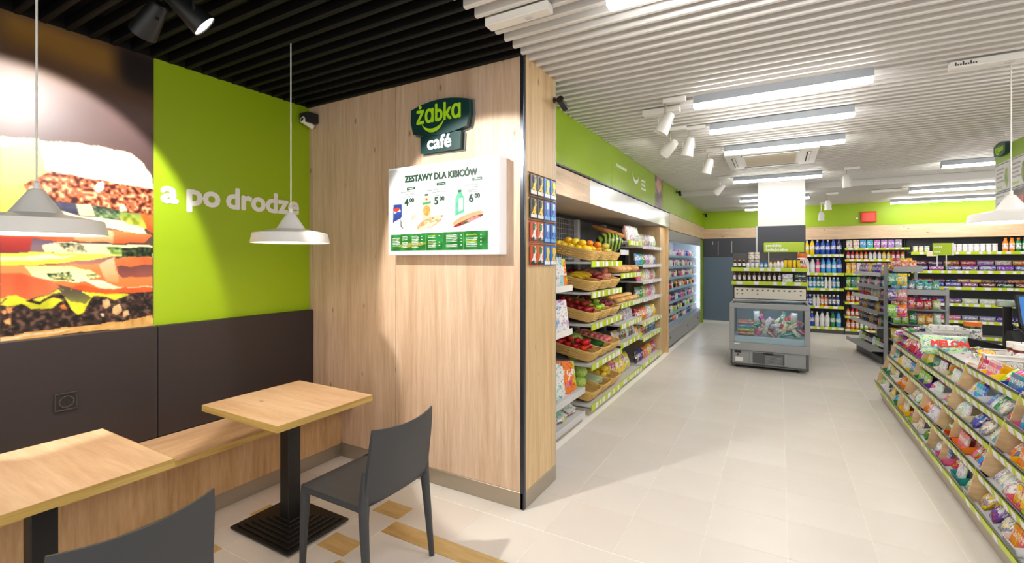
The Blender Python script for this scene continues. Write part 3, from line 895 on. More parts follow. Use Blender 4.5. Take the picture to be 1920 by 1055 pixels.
def make_chair(loc, rz, label):
    """one-piece moulded chair, local front = -x"""
    t = thing('cafe_chair', label, 'chair', loc, rz, 'anthracite cafe chairs')
    n = 12
    W = 0.215
    # back shell
    vf, ff = [], []
    zs = [0.43, 0.47, 0.55, 0.64, 0.72, 0.775]
    for side in (0, 1):
        for zi, z in enumerate(zs):
            lean = 0.225 + (z - 0.43) * 0.14
            for k in range(n + 1):
                u = -1 + 2 * k / n
                w = W * (1.0 - 0.05 * max(0, (z - 0.6)) / 0.2)
                th = 0.017 if 0 < zi < len(zs) - 1 else 0.009
                bow = 0.034 * (1 - u * u)
                zz = z + (0.016 * u * u if zi == len(zs) - 1 else 0)
                vf.append((lean + bow * (0.4 + 0.6 * (z - 0.43) / 0.34) - (th / 2 if side == 0 else -th / 2), u * w, zz))
    m_ = len(zs); q = n + 1
    for side in (0, 1):
        o = side * m_ * q
        for i in range(m_ - 1):
            for k in range(n):
                f = (o + i * q + k, o + i * q + k + 1, o + (i + 1) * q + k + 1, o + (i + 1) * q + k)
                ff.append(f if side == 0 else f[::-1])
    o = m_ * q
    for k in range(n):
        ff.append((k, k + o, k + 1 + o, k + 1))
        b_ = (m_ - 1) * q
        ff.append((b_ + k, b_ + k + 1, b_ + k + 1 + o, b_ + k + o))
    for i in range(m_ - 1):
        for k in (0, n):
            ff.append((i * q + k, (i + 1) * q + k, (i + 1) * q + k + o, i * q + k + o))
    MB().add(vf, ff).build('backrest', CHAIR, t, 50)
    # seat pan, slightly dished, with a rounded drop edge
    vf, ff = [], []
    nx, ny = 10, 10
    for i in range(nx + 1):
        for k in range(ny + 1):
            a, c = -1 + 2 * i / nx, -1 + 2 * k / ny
            edge = max(abs(a), abs(c))
            z = 0.447 - 0.012 * (1 - a * a) * (1 - c * c) - (0.006 if edge > 0.99 else 0)
            vf.append((0.02 + a * 0.222, c * (W + 0.004), z))
    q = ny + 1
    for i in range(nx):
        for k in range(ny):
            ff.append((i * q + k, (i + 1) * q + k, (i + 1) * q + k + 1, i * q + k + 1))
    b = MB().add(vf, ff)
    b.box(-0.202, 0.242, -W - 0.004, -W + 0.016, 0.408, 0.441, 0, 0.004).box(-0.202, 0.242, W - 0.016, W + 0.004, 0.408, 0.441, 0, 0.004).box(-0.202, -0.182, -W, W, 0.408, 0.441, 0, 0.004)
    b.build('seat', CHAIR, t, 40)
    for sx, sy in ((-1, -1), (-1, 1), (1, -1), (1, 1)):
        top = (-0.188, sy * (W - 0.016), 0.44) if sx < 0 else (0.232, sy * (W - 0.004), 0.60)
        mid = (-0.192, sy * (W - 0.016), 0.40) if sx < 0 else (0.222, sy * (W - 0.006), 0.44)
        bot = (-0.205, sy * (W - 0.008), 0.0) if sx < 0 else (0.262, sy * (W + 0.006), 0.0)
        leg = MB()
        prof = ((top, 0.019 if sx < 0 else 0.010), (mid, 0.021), (bot, 0.0125))
        vv = []
        for (p, r_) in prof:
            for (dx, dy) in ((-1, -1), (1, -1), (1, 1), (-1, 1)):
                ch = 0.55
                vv.append((p[0] + dx * r_, p[1] + dy * r_ * ch, p[2])); vv.append((p[0] + dx * r_ * ch, p[1] + dy * r_, p[2]))
        order = [0, 1, 3, 2, 4, 5, 7, 6]
        fs = []
        for i in range(2):
            for k in range(8):
                a, c = order[k], order[(k + 1) % 8]
                fs.append((i * 8 + a, i * 8 + c, (i + 1) * 8 + c, (i + 1) * 8 + a))
        fs.append(tuple(order)); fs.append(tuple(16 + a for a in reversed(order)))
        leg.add(vv, fs).build('leg', CHAIR, t, 50)
    return t
c1 = make_chair((-1.845, 1.705, 0), 0.0, 'anthracite one-piece plastic chair pulled up to the table near the oak partition')
dup(c1, (-1.905, 0.655, 0), 0.0, 'anthracite plastic chair facing the mural table, only its curved back showing')

def make_pendant(loc, label, top=CE + 0.03):
    p = thing('pendant_lamp', label, 'lamp', loc, 0, 'white pendant lamps')
    prof = [(0.016, 0.176), (0.022, 0.172), (0.072, 0.092), (0.078, 0.082), (0.200, 0.056), (0.212, 0.004), (0.210, 0.0), (0.205, 0.004), (0.194, 0.050), (0.070, 0.078), (0.012, 0.165)]
    MB().lathe(prof, 40, caps=False).build('lamp_shade', PLASTIC_W, p, 22)
    MB().lathe([(0.188, 0.012), (0.0, 0.012)], 32, caps=False).build('diffuser', LAMP_GLOW, p)
    MB().lathe([(0.010, 0.172), (0.010, 0.200), (0.004, 0.206)], 10).build('cord_grip', PLASTIC_W, p)
    hgt = top - loc[2]
    MB().tube([(0, 0, 0.2), (0, 0, hgt)], 0.0035, 6).build('cord', PLASTIC_W, p)
    return p
p1 = make_pendant((-2.47, 1.73, 1.648), 'white metal pendant lamp hanging over the table near the oak partition')
dup(p1, (-2.49, 0.66, 1.648), 0, 'white metal pendant lamp hanging in front of the sandwich mural')
dup(p1, (1.295, 4.19, 1.79), 0, 'white pendant lamp hanging over the checkout by the overhead menu board')

# backlit menu light box
lb = thing('light_box', 'white backlit menu box with meal offers under the green sign', 'light box', (-1.95, 2.55, 1.89))
MB().box(-0.46, 0.46, -0.098, -0.002, -0.307, 0.305, 0, 0.004).build('housing', BACKLIT_SIDE, lb)
def poster_fn(U, V):
    W_, H_ = 1013.0, 980.0
    X = U * 1000; Y = V * 1000
    img = np.zeros(U.shape + (3,)); img[:] = (247, 248, 253)
    n = smooth_noise(U.shape, 4, 5); n2 = smooth_noise(U.shape, 14, 6)
    def P(poly, c, nz=0, nn=n):
        m_ = inpoly(poly, X, Y)
        img[m_] = (np.array(c) + ((nn - 0.5) * nz)[..., None])[m_] if nz else c
    def E(cx, cy, rx, ry, c, nz=0, rot=0.0):
        ca, sa = math.cos(rot), math.sin(rot)
        dx, dy = X - cx, (Y - cy)
        m_ = ((dx * ca + dy * sa) / rx) ** 2 + ((-dx * sa + dy * ca) / ry) ** 2 < 1
        img[m_] = (np.array(c) + ((n - 0.5) * nz)[..., None])[m_] if nz else c
    # dividers
    for x in (325, 660): P([(x, 190), (x + 3, 190), (x + 3, 720), (x, 720)], (226, 232, 236))
    # grey text lines
    for (x0, x1, y) in ((110, 290, 272), (150, 290, 300), (150, 260, 330), (395, 600, 275), (465, 600, 305), (470, 590, 345), (770, 970, 262), (790, 900, 285), (810, 960, 315), (800, 900, 335)):
        P([(x0, y), (x1, y), (x1, y + 7), (x0, y + 7)], (150, 160, 165), 140, smooth_noise(U.shape, 2, y))
    # blue can with a red white and blue disc
    P([(48, 420), (58, 408), (130, 408), (142, 422), (142, 560), (130, 585), (60, 620), (44, 640)], (40, 72, 160), 20)
    P([(58, 408), (130, 408), (136, 418), (52, 418)], (190, 200, 214))
    E(90, 498, 38, 42, (240, 240, 245)); E(84, 478, 32, 24, (226, 66, 52), 0, -0.3); E(97, 522, 32, 17, (40, 80, 190), 0, -0.3)
    # wrap next to the can
    E(215, 630, 75, 60, (244, 238, 232)); E(270, 575, 26, 40, (236, 214, 204), 50); P([(130, 590), (136, 600), (140, 680), (160, 700), (150, 705), (128, 680)], (90, 96, 96))
    # orange drink bottle
    P([(385, 318), (420, 318), (420, 342), (385, 342)], (30, 96, 70))
    P([(385, 345), (420, 345), (448, 400), (448, 600), (436, 650), (368, 650), (358, 600), (362, 400)], (252, 216, 190))
    P([(362, 420), (448, 405), (448, 430), (362, 445)], (70, 170, 130)); E(405, 510, 34, 60, (250, 170, 90), 60); E(404, 380, 9, 12, (226, 60, 70))
    # hot dog
    E(430, 655, 135, 52, (214, 178, 130), 60, -0.42); E(470, 622, 110, 28, (230, 206, 160), 120, -0.42); E(410, 690, 110, 22, (244, 230, 206), 20, -0.42)
    # green bottle
    P([(712, 305), (745, 305), (745, 335), (712, 335)], (26, 128, 92))
    P([(712, 335), (745, 335), (772, 400), (768, 560), (688, 590), (686, 410)], (110, 208, 170), 30); P([(716, 400), (760, 395), (758, 530), (716, 545)], (222, 242, 236))
    # long sandwich
    E(800, 622, 150, 40, (222, 190, 140), 30, -0.42); E(806, 652, 150, 20, (150, 52, 56), 150, -0.42); E(840, 640, 80, 16, (232, 150, 160), 60, -0.42); E(700, 700, 30, 12, (180, 40, 30), 0, -0.3); E(780, 668, 30, 9, (70, 120, 50), 40, -0.4)
    # small green pills
    for (x, y) in ((195, 225), (505, 205), (845, 190)):
        P([(x, y), (x + 90, y - 5), (x + 90, y + 28), (x, y + 33)], (22, 92, 66)); P([(x + 14, y + 10), (x + 74, y + 8), (x + 74, y + 16), (x + 14, y + 18)], (210, 228, 220), 160, n)
    # green price list
    P([(20, 778), (985, 762), (985, 968), (20, 968)], (28, 140, 56), 60, n2)
    E(250, 900, 150, 26, (160, 170, 80), 40, -0.1)
    for k, (x0, w) in enumerate(((40, 90), (150, 60), (250, 80), (420, 90), (600, 120), (790, 110))):
        for i in range(8):
            if (k * 5 + i * 3) % 7 == 0: continue
            y = 800 + i * 18
            if k in (3, 5) and i in (0, 4): c = (220, 220, 60)
            else: c = (236, 246, 236)
            P([(x0, y), (x0 + w * (0.6 + 0.4 * ((i * 37 + k * 11) % 10) / 10), y - 3), (x0 + w * 0.9, y + 6), (x0, y + 9)], c)
            if i % 2 == 0 and k != 1: P([(x0 + w + 16, y), (x0 + w + 30, y), (x0 + w + 30, y + 12), (x0 + w + 16, y + 12)], (240, 248, 240))
    for x in (392, 568, 762): P([(x, 778), (x + 3, 778), (x + 3, 968), (x, 968)], (150, 210, 150))
    return img * 0.86 - 6
plate('poster', 0.845, 0.585, poster_fn, POSTER, lb, (-0.028, -0.0995, -0.002), (0, 0, 0), 0.0021)
MB().box(0.40, 0.402, -0.0992, -0.097, -0.30, 0.30).build('acrylic_joint', SHELF_GREY, lb)
text('ZESTAWY DLA KIBICÓW', 0.06, TEXT_GREEN, lb, (0.0, -0.1005, 0.215), (PI / 2, 0, 0), width=0.60, fat=0.0028)
for (big, small, x, z) in (('4', '00', -0.285, 0.055), ('5', '00', -0.025, 0.05), ('6', '00', 0.255, 0.05)):
    text(big, 0.07, TEXT_GREEN, lb, (x, -0.1005, z), (PI / 2, 0, 0), fat=0.002)
    text(small, 0.04, TEXT_GREEN, lb, (x + 0.047, -0.1005, z + 0.014), (PI / 2, 0, 0), fat=0.001)

# dark green cafe sign
sg = thing('logo_sign', 'dark green shaped sign with lime and white lettering mounted above the menu box', 'sign', (-1.99, 2.55, 2.48))
def barrel(w, zt, zb, arch, tilt, n=10):
    top = [(-w + 2 * w * i / n, zt + arch * (1 - (-1 + 2 * i / n) ** 2)) for i in range(n + 1)]
    bot = [(w * tilt - 2 * w * tilt * i / n, zb - arch * 0.8 * (1 - (-1 + 2 * i / n) ** 2)) for i in range(n + 1)]
    return top + [(w * 1.02, (zt + zb) / 2)] + bot + [(-w * 1.02, (zt + zb) / 2)]
MB().prism(barrel(0.258, 0.122, -0.062, 0.04, 0.93), -0.012, -0.001).prism([(-0.185, -0.085), (0.187, -0.085), (0.182, -0.205), (-0.180, -0.205)], -0.011, -0.001).build('back_plate', SIGN_EDGE, sg)
MB().prism(barrel(0.245, 0.115, -0.055, 0.038, 0.93), -0.055, -0.006).build('upper_panel', SIGN_GREEN, sg)
MB().prism([(-0.170, -0.078), (0.175, -0.078), (0.170, -0.195), (-0.165, -0.195)], -0.045, -0.006).build('lower_panel', SIGN_GREEN, sg)
text('ż\u0251bk\u0251', 0.165, LIME_TXT, sg, (-0.005, -0.057, 0.058), (PI / 2, 0, 0), width=0.37, fat=0.004)
MB().prism(arc_poly(0.105, math.radians(212), math.radians(335), 0.026), -0.058, -0.055).build('smile_mark', LIME_TXT, sg, loc=(-0.055, 0, 0.055))
text('café', 0.125, WHITE_TXT, sg, (-0.005, -0.047, -0.135), (PI / 2, 0, 0), width=0.20, fat=0.0035)

# hanging blister cards on the side of the partition: four rows of four
card = MB().box(-0.046, 0.046, -0.004, 0.004, -0.066, 0.066, 0, 0.002).mesh('card', PAINTED)
swoosh = MB().prism([(-0.04, -0.05), (-0.012, -0.02), (0.0, 0.012), (-0.006, 0.05), (0.026, 0.052), (0.034, 0.016), (0.018, -0.012), (0.036, -0.052), (0.01, -0.056), (0.0, -0.03)], -0.006, -0.0035).mesh('printed_wave', PAINTED)
strip = MB().box(-0.04, 0.04, -0.006, -0.0035, -0.06, -0.038).mesh('printed_strip', PAINTED)
drop = MB().prism([(-0.012, -0.02), (0.012, -0.02), (0.02, 0.02), (-0.014, 0.026)], -0.0065, -0.0035).mesh('razor_window', PAINTED)
styles = {0: ((16, 16, 20), (240, 196, 30), (230, 230, 235), (40, 40, 44)), 1: ((34, 110, 206), (245, 210, 40), (235, 240, 250), (245, 210, 40)),
          2: ((24, 78, 168), (60, 140, 220), (120, 180, 235), (200, 220, 240)), 3: ((206, 72, 30), (235, 235, 230), (30, 30, 34), (40, 120, 60))}
grid = [[0, 0, 1, 1], [0, 0, 2, 2], [3, 3, 2, 2], [3, 3, 1, 1]]
rown = ['top', 'second', 'third', 'lowest']
cn = {0: 'black and yellow', 1: 'bright blue and yellow', 2: 'deep blue', 3: 'orange and black'}
for r_, row in enumerate(grid):
    for c_, st in enumerate(row):
        a, b2, d2, e2 = styles[st]
        loc = (PX + 0.012, 2.655 + 0.1 * c_, 2.03 - 0.15 * r_)
        p = thing('blister_pack', f'{cn[st]} hanging pack, {["outer", "inner"][c_ % 2]} of its pair, {rown[r_]} row on the partition', 'packet', loc, PI / 2, 'packs hanging on the side of the oak partition')
        for me, nm, cc, z in ((card, 'card', a, 0), (swoosh, 'printed_wave', b2, 0.004), (strip, 'printed_strip', d2, 0), (drop, 'razor_window', e2, 0.03)):
            o = bpy.data.objects.new(nm, me); COL.objects.link(o); o.parent = p; o.color = rgb(*cc); o.location = (0, 0, z)
    rail = MB().tube([(0, -0.0, 0), (0.0, 0.42, 0)], 0.003, 6).build('hook_rail', mat('copper_rail', (190, 120, 60), 0.35, 0.6), None, loc=(PX + 0.006, 2.60, 2.104 - 0.15 * r_))
    tag(rail, f'thin copper-coloured rail carrying the {rown[r_]} row of packs on the partition', 'rail')

# ================================================================== CEILING FITTINGS
def make_led(loc, length, label, glow=True):
    t = thing('linear_light', label, 'ceiling light', loc, 0, 'linear ceiling lights')
    MB().box(0, length, -0.036, 0.036, 0.030, 0.089, 0, 0.002).build('housing', mat('led_housing', (150, 156, 163), 0.5), t)
    MB().box(0.004, length - 0.004, -0.033, 0.033, 0.0, 0.031, 0, 0.004).build('diffuser', DIFFUSER, t)
    for x in (-0.003, length): MB().box(x, x + 0.003, -0.035, 0.035, 0.002, 0.088).build('end_cap', ALU, t)
    return t
LZ = 2.72
for (x, y, l, lab) in ((-0.69, 2.12, 1.12, 'linear ceiling light just inside the shop beside the cafe corner, mostly cut off'),
                       (-0.57, 3.85, 1.11, 'linear ceiling light above the aisle, closest one past the oak partition'),
                       (-0.555, 4.70, 1.09, 'linear ceiling light above the aisle, second past the oak partition'),
                       (-0.525, 5.71, 1.10, 'linear ceiling light hanging just before the ceiling air conditioner'),
                       (-0.60, 7.92, 1.13, 'linear ceiling light between the air conditioner and the white column')):
    make_led((x, y, LZ), l, lab)
LZ2 = 2.63
for (x, y, l, lab) in ((-0.63, 9.75, 1.1, 'linear ceiling light half hidden behind the top of the white column'),
                       (-0.64, 11.5, 1.1, 'linear ceiling light close to the back wall behind the white column')):
    make_led((x, y, LZ2), l, lab)
for (x, y, z, l, lab) in ((1.81, 7.92, LZ, 1.1, 'linear ceiling light that the overhead menu board cuts off, shortest visible'),
                       (1.83, 9.75, LZ2, 1.5, 'linear ceiling light over the sweets stand, middle of the three'),
                       (1.88, 11.5, LZ2, 2.0, 'long linear ceiling light right in front of the green back wall')):
    make_led((x, y, z), l, lab)
for k_, (x, y, l) in enumerate(((1.6, 3.85, 1.1), (2.9, 4.7, 1.1), (2.9, 6.2, 1.1), (1.5, 1.6, 1.1), (-0.6, 0.3, 1.1), (1.5, 0.2, 1.1), (-0.6, -1.4, 1.1), (1.5, -1.4, 1.1))):
    make_led((x, y, LZ), l, f'linear ceiling light over the unseen part of the shop, {ORD[k_]} counted from the counter')

def make_spot(loc, aim, label, m_body, glow, power=0, name='track_spotlight', box=True):
    t = thing(name, label, 'spotlight', loc, 0, 'ceiling spotlights')
    h = CE - loc[2] if loc[1] < 9.1 else 2.71 - loc[2]
    if box: MB().box(-0.02, 0.15, -0.02, 0.02, h - 0.035, h, 0, 0.003).build('gear_box', m_body, t)
    MB().tube([(0, 0, 0.0), (0, 0, h - 0.02)], 0.007, 8).build('stem', STEEL if m_body is not BLACK else BLACK, t)
    v = Vector(aim).normalized()
    q = v.to_track_quat('-Z', 'Y').to_matrix().to_4x4()
    hd = MB().lathe([(0.026, 0.085), (0.036, 0.075), (0.056, -0.085), (0.052, -0.085), (0.047, -0.07)], 24, caps=False)
    hd.lathe([(0.0, 0.088), (0.027, 0.085)], 24, caps=False)
    hd.build('lamp_head', m_body, t, 40).matrix_local = q
    MB().lathe([(0.050, -0.080), (0.0, -0.080)], 24, caps=False).build('lens', SPOT_GLOW if glow else (GLOVE_BLACK if m_body is BLACK else WHITE), t).matrix_local = q
    for s in (-1, 1):
        MB().box(s * 0.052 - 0.003, s * 0.052 + 0.003, -0.006, 0.006, -0.02, 0.05).build('bracket_arm', m_body, t)
    return t
for (x, y, z, aim, lab) in ((-0.77, 3.78, 2.62, (-0.45, -0.1, -0.9), 'white ceiling spotlight above the aisle, closest to the fruit shelves'),
                            (-0.90, 4.62, 2.62, (-0.75, 0.55, -0.5), 'white ceiling spotlight turned toward the green frieze'),
                            (-0.74, 4.68, 2.62, (-0.25, 0.1, -1), 'white ceiling spotlight paired beside the one facing the frieze'),
                            (-0.70, 5.75, 2.62, (-0.3, 0.05, -1), 'white ceiling spotlight beside the end of the light before the air conditioner'),
                            (-0.78, 7.72, 2.62, (-0.8, 0.1, -0.8), 'white ceiling spotlight beside the fridge end of the aisle'),
                            (0.80, 7.78, 2.62, (0.1, 0.1, -1), 'white ceiling spotlight to the checkout side of the column'),
                            (0.74, 9.75, 2.50, (0.05, 0.1, -1), 'white ceiling spotlight behind the column, the higher of two'),
                            (0.74, 11.2, 2.42, (0, 0, -1), 'small white spotlight hanging low against the green back wall')):
    make_spot((x, y, z), aim, lab, PLASTIC_W, False)
make_spot((-2.22, 1.06, 2.63), (0.6, 1.2, -1.15), 'black ceiling spotlight with its lit face turned to the oak partition', BLACK, True)
make_spot((-2.44, 1.02, 2.63), (-0.9, -0.1, -0.75), 'black ceiling spotlight turned to the mural, its lit face hidden', BLACK, False)

# recessed ceiling air conditioner
ac = thing('ceiling_air_conditioner', 'white square ceiling air conditioner cassette with slotted panel over the aisle', 'air conditioner', (-0.09, 6.55, 2.775))
MB().box(-0.48, 0.48, -0.48, 0.48, 0.0, 0.05, 0, 0.006).build('panel', PLASTIC_W, ac)
gm = MB()
for i in range(13): gm.box(-0.27, 0.27, -0.28 + i * 0.043, -0.25 + i * 0.043, -0.006, 0.004)
gm.build('intake_grille', mat('grille_cream', (218, 206, 186), 0.6), ac)
for (x0, x1, y0, y1) in ((-0.3, 0.3, -0.41, -0.37), (-0.3, 0.3, 0.37, 0.41), (-0.41, -0.37, -0.3, 0.3), (0.37, 0.41, -0.3, 0.3)):
    MB().box(x0, x1, y0, y1, -0.003, 0.004).build('air_slot', BLACK_M, ac)
    MB().box(x0 + 0.012, x1 - 0.004, y0 + 0.012, y1 - 0.004, -0.01, 0.0).build('vane', PLASTIC_W, ac)

# flat emergency light bodies on the slats
for (x, y, l, lab) in ((-1.33, 2.08, 0.36, 'long white emergency light body fixed at the edge of the black ceiling'), (0.95, 4.0, 0.42, 'white emergency light with a printed strip under the slats over the checkout'),
                       (-1.0, 4.0, 0.3, 'slim white track piece on the slats near the green frieze'), (1.35, 9.8, 0.4, 'slim white box on the far ceiling over the sweets stand')):
    z = CE - 0.045 if y < 9 else 2.67
    e = thing('emergency_light', lab, 'emergency light', (x, y, z))
    MB().box(0, l, -0.035, 0.035, 0.0, 0.044, 0, 0.004).build('body', PLASTIC_W, e)
    MB().box(l * 0.62, l * 0.72, -0.012, 0.012, -0.006, 0.001, 0, 0.002).build('sensor', SHELF_GREY, e)
    if x > 0.9 and y < 9:
        b = MB()
        for i in range(9): b.box(0.02 + i * 0.012, 0.028 + i * 0.012, -0.0362, -0.035, 0.012, 0.022 + 0.012 * (i % 3 == 0))
        b.build('printed_strip', GRAPHITE, e)

def make_camera(loc, rz, m, label):
    t = thing('security_camera', label, 'camera', loc, rz)
    t.scale = (0.68, 0.68, 0.68)
    MB().lathe([(0.03, 0), (0.03, 0.012)], 14, M=Matrix.Rotation(PI / 2, 4, 'Y')).build('wall_mount', m, t)
    MB().tube([(0.0, 0, 0), (0.05, 0, -0.01), (0.08, 0, -0.04)], 0.010, 8).build('arm', m, t)
    R_ = Matrix.Translation((0.1, -0.01, -0.06)) @ Matrix.Rotation(math.radians(70), 4, 'X')
    MB().lathe([(0.02, -0.075), (0.034, -0.07), (0.034, 0.06), (0.04, 0.06), (0.04, 0.085), (0.03, 0.085)], 16, M=R_, caps=True).build('body', m, t, 40)
    MB().lathe([(0.024, 0.086), (0.0, 0.09)], 12, M=R_, caps=False).build('lens', BLACK, t)
    return t
make_camera((-3.395, 2.49, 2.70), 0.0, PLASTIC_W, 'white security camera in the cafe corner beside the oak partition')
make_camera((PX + 0.001, 3.0, 2.67), 0.0, BLACK, 'black security camera at the shop edge of the oak partition')
make_camera((SX + 0.001, 8.75, 2.77), 0.0, BLACK, 'black security camera high on the green frieze above the fridge')
make_camera((SX + 0.001, 12.2, 2.66), 0.0, BLACK_M, 'small dark camera in the far corner of the green frieze')
tr = tag(MB().box(-3.38, -3.27, 2.44, 2.54, 2.66, 2.74, 0, 0.005).build('junction_box', BLACK_M), 'small black junction box in the cafe corner behind the white camera', 'box')
al = thing('alarm_sign', 'red box mounted on the green back wall bulkhead', 'alarm box', (1.60, 11.98, 2.43))
MB().box(-0.13, 0.13, -0.06, 0, -0.11, 0.11, 0, 0.008).build('housing', RED, al)
MB().box(-0.105, 0.105, -0.064, -0.06, -0.085, 0.085, 0, 0.002).build('front_plate', mat('alarm_orange', (236, 60, 24), 0.3), al)
MB().lathe([(0.02, 0), (0.02, 0.02)], 10, M=Matrix.Translation((-0.19, 0, -0.02)) @ Matrix.Rotation(PI / 2, 4, 'X')).build('detector', PLASTIC_W, al)

# overhead menu board above the checkout
mb_ = thing('menu_board', 'large white overhead menu board with lime header hanging above the checkout', 'menu board', (1.90, 5.45, 1.99), -PI / 2)
MB().box(-1.05, 1.05, 0.0, 0.06, 0.0, 0.66, 0, 0.004).build('panel', WHITE_GLOSS, mb_)
MB().box(-1.05, 1.05, -0.008, 0.0, 0.50, 0.66, 0, 0.002).build('header', mat('menu_lime', (150, 190, 20), 0.35), mb_)
for z in (0.495, 0.215): MB().box(-1.05, 1.05, -0.010, 0.0, z, z + 0.012).build('divider_strip', TRIM_DARK if z < 0.4 else SHELF_GREY, mb_)
for x in (-0.95, 0.95): MB().tube([(x, 0.03, 0.66), (x, 0.03, 0.83)], 0.003, 6).build('hanging_wire', SHELF_GREY, mb_)
def menu_fn(seed, col):
    def fn(U, V):
        img = np.zeros(U.shape + (3,)); img[:] = (232, 230, 228)
        n = smooth_noise(U.shape, 4, seed)
        for i in range(4):
            m_ = (np.abs(V - 0.14 - 0.17 * i) < 0.02) & (U > 0.08) & (U < 0.62 - 0.06 * (i % 3)); img[m_] = (140, 140, 140)
        m_ = (((U - 0.78) / 0.13) ** 2 + ((V - 0.55) / 0.36) ** 2 < 1); img[m_] = (np.array(col) + ((n - 0.5) * 90)[..., None])[m_]
        m_ = (np.abs(V - 0.86) < 0.06) & (U > 0.1) & (U < 0.5); img[m_] = (176, 200, 90)
        return img
    return fn
for k, (x, z, w, h, c) in enumerate(((-0.86, 0.36, 0.34, 0.25, (150, 176, 90)), (-0.50, 0.36, 0.34, 0.25, (120, 140, 60)), (-0.14, 0.36, 0.34, 0.25, (180, 190, 120)), (0.22, 0.36, 0.34, 0.25, (150, 170, 90)), (0.58, 0.36, 0.34, 0.25, (170, 120, 90)), (-0.86, 0.105, 0.34, 0.2, (120, 190, 40)))):
    plate('menu_sheet', w, h, menu_fn(k, c), PRINT, mb_, (x, -0.011, z), (0, 0, 0), 0.012)
def photo_fn(U, V):
    n = smooth_noise(U.shape, 6, 31); img = np.zeros(U.shape + (3,))
    img[:] = np.array([92, 70, 72]) + 0 * U[..., None]
    img += ((n - 0.5) * 80)[..., None]
    for i in range(4):
        m_ = (np.abs(U - 0.14 - 0.25 * i) < 0.085) & (V > 0.3)
        img[m_] = (np.array([(214, 96, 90), (206, 110, 120), (220, 150, 110), (190, 70, 90)][i]) + ((n - 0.5) * 70)[..., None])[m_]
    return img
plate('menu_photo', 1.0, 0.2, photo_fn, PRINT, mb_, (-0.14, -0.011, 0.105), (0, 0, 0), 0.012)
MB().prism(barrel(0.135, 0.06, -0.035, 0.022, 0.93), -0.045, -0.008).build('logo_shield', SIGN_GREEN, mb_, loc=(-0.82, 0, 0.615))
text('ż\u0251bk\u0251', 0.08, LIME_TXT, mb_, (-0.82, -0.047, 0.63), (PI / 2, 0, 0), width=0.19, bold=0.001)
MB().prism(arc_poly(0.055, math.radians(212), math.radians(335), 0.014), -0.048, -0.045).build('smile_mark', LIME_TXT, mb_, loc=(-0.85, 0, 0.64))

# ================================================================== PRODUCT SHAPES
def pouch(w, h, d, seal=0.012, n=6, rnd=0.0, seed=0):
    """pillow bag standing on its lower seal, front = -y"""
    r_ = random.Random(seed)
    vf, ff = [], []
    for side in (-1, 1):
        for i in range(n + 1):
            for k in range(n + 1):
                u, v = -1 + 2 * k / n, -1 + 2 * i / n
                t = max(0, (1 - abs(v) ** 3)) ** 0.6 * max(0, (1 - abs(u) ** 4)) ** 0.5
                t *= 1 + r_.uniform(-rnd, rnd)
                pinch = 1 - 0.05 * (1 - abs(v)) * 0
                vf.append((u * w / 2 * (1 - 0.06 * (1 - abs(v) ** 6)), side * (d / 2 * t + 0.0012), (v + 1) / 2 * h))
    q = n + 1
    for s in (0, 1):
        o = s * q * q
        for i in range(n):
            for k in range(n):
                f = (o + i * q + k, o + i * q + k + 1, o + (i + 1) * q + k + 1, o + (i + 1) * q + k)
                ff.append(f if s == 0 else f[::-1])
    o = q * q
    for k in range(n):
        ff.append((k, k + o, k + 1 + o, k + 1)); b = n * q
        ff.append((b + k, b + k + 1, b + k + 1 + o, b + k + o))
        ff.append((k * q, (k + 1) * q, (k + 1) * q + o, k * q + o)); e = n
        ff.append((k * q + e, k * q + e + o, (k + 1) * q + e + o, (k + 1) * q + e))
    return MB().add(vf, ff).mesh('bag', FILM, 70)

def carton(w, d, h, m=None):
    return MB().box(-w / 2, w / 2, -d / 2, d / 2, 0, h, 0, min(0.003, h * 0.1)).mesh('carton', m or CARTON)

def bottle(h, r, seg=12, style=0, cap=None):
    if style == 0:    # shouldered water bottle
        prof = [(r * .82, 0), (r, h * .03), (r, h * .30), (r * .97, h * .32), (r, h * .34), (r, h * .58), (r * .96, h * .66), (r * .62, h * .80), (r * .36, h * .88), (r * .36, h * .92), (r * .42, h * .92), (r * .42, h)]
        mis = [0, 0, 0, 0, 1, 0, 0, 0, 0, 2, 2]
    elif style == 1:  # small juice bottle with long label
        prof = [(r * .85, 0), (r, h * .04), (r, h * .2), (r, h * .6), (r * .9, h * .7), (r * .5, h * .84), (r * .5, h * .87), (r * .56, h * .87), (r * .56, h)]
        mis = [0, 0, 1, 0, 0, 0, 2, 2]
    else:             # jar / tub with a wide lid
        prof = [(r * .9, 0), (r, h * .05), (r, h * .12), (r, h * .7), (r * .92, h * .78), (r * .92, h * .8), (r, h * .8), (r, h)]
        mis = [0, 0, 1, 0, 0, 2, 2]
    return MB().lathe(prof, seg, mis).mesh('bottle', [BOTTLE, LABEL, cap or PLASTIC_W], 45)

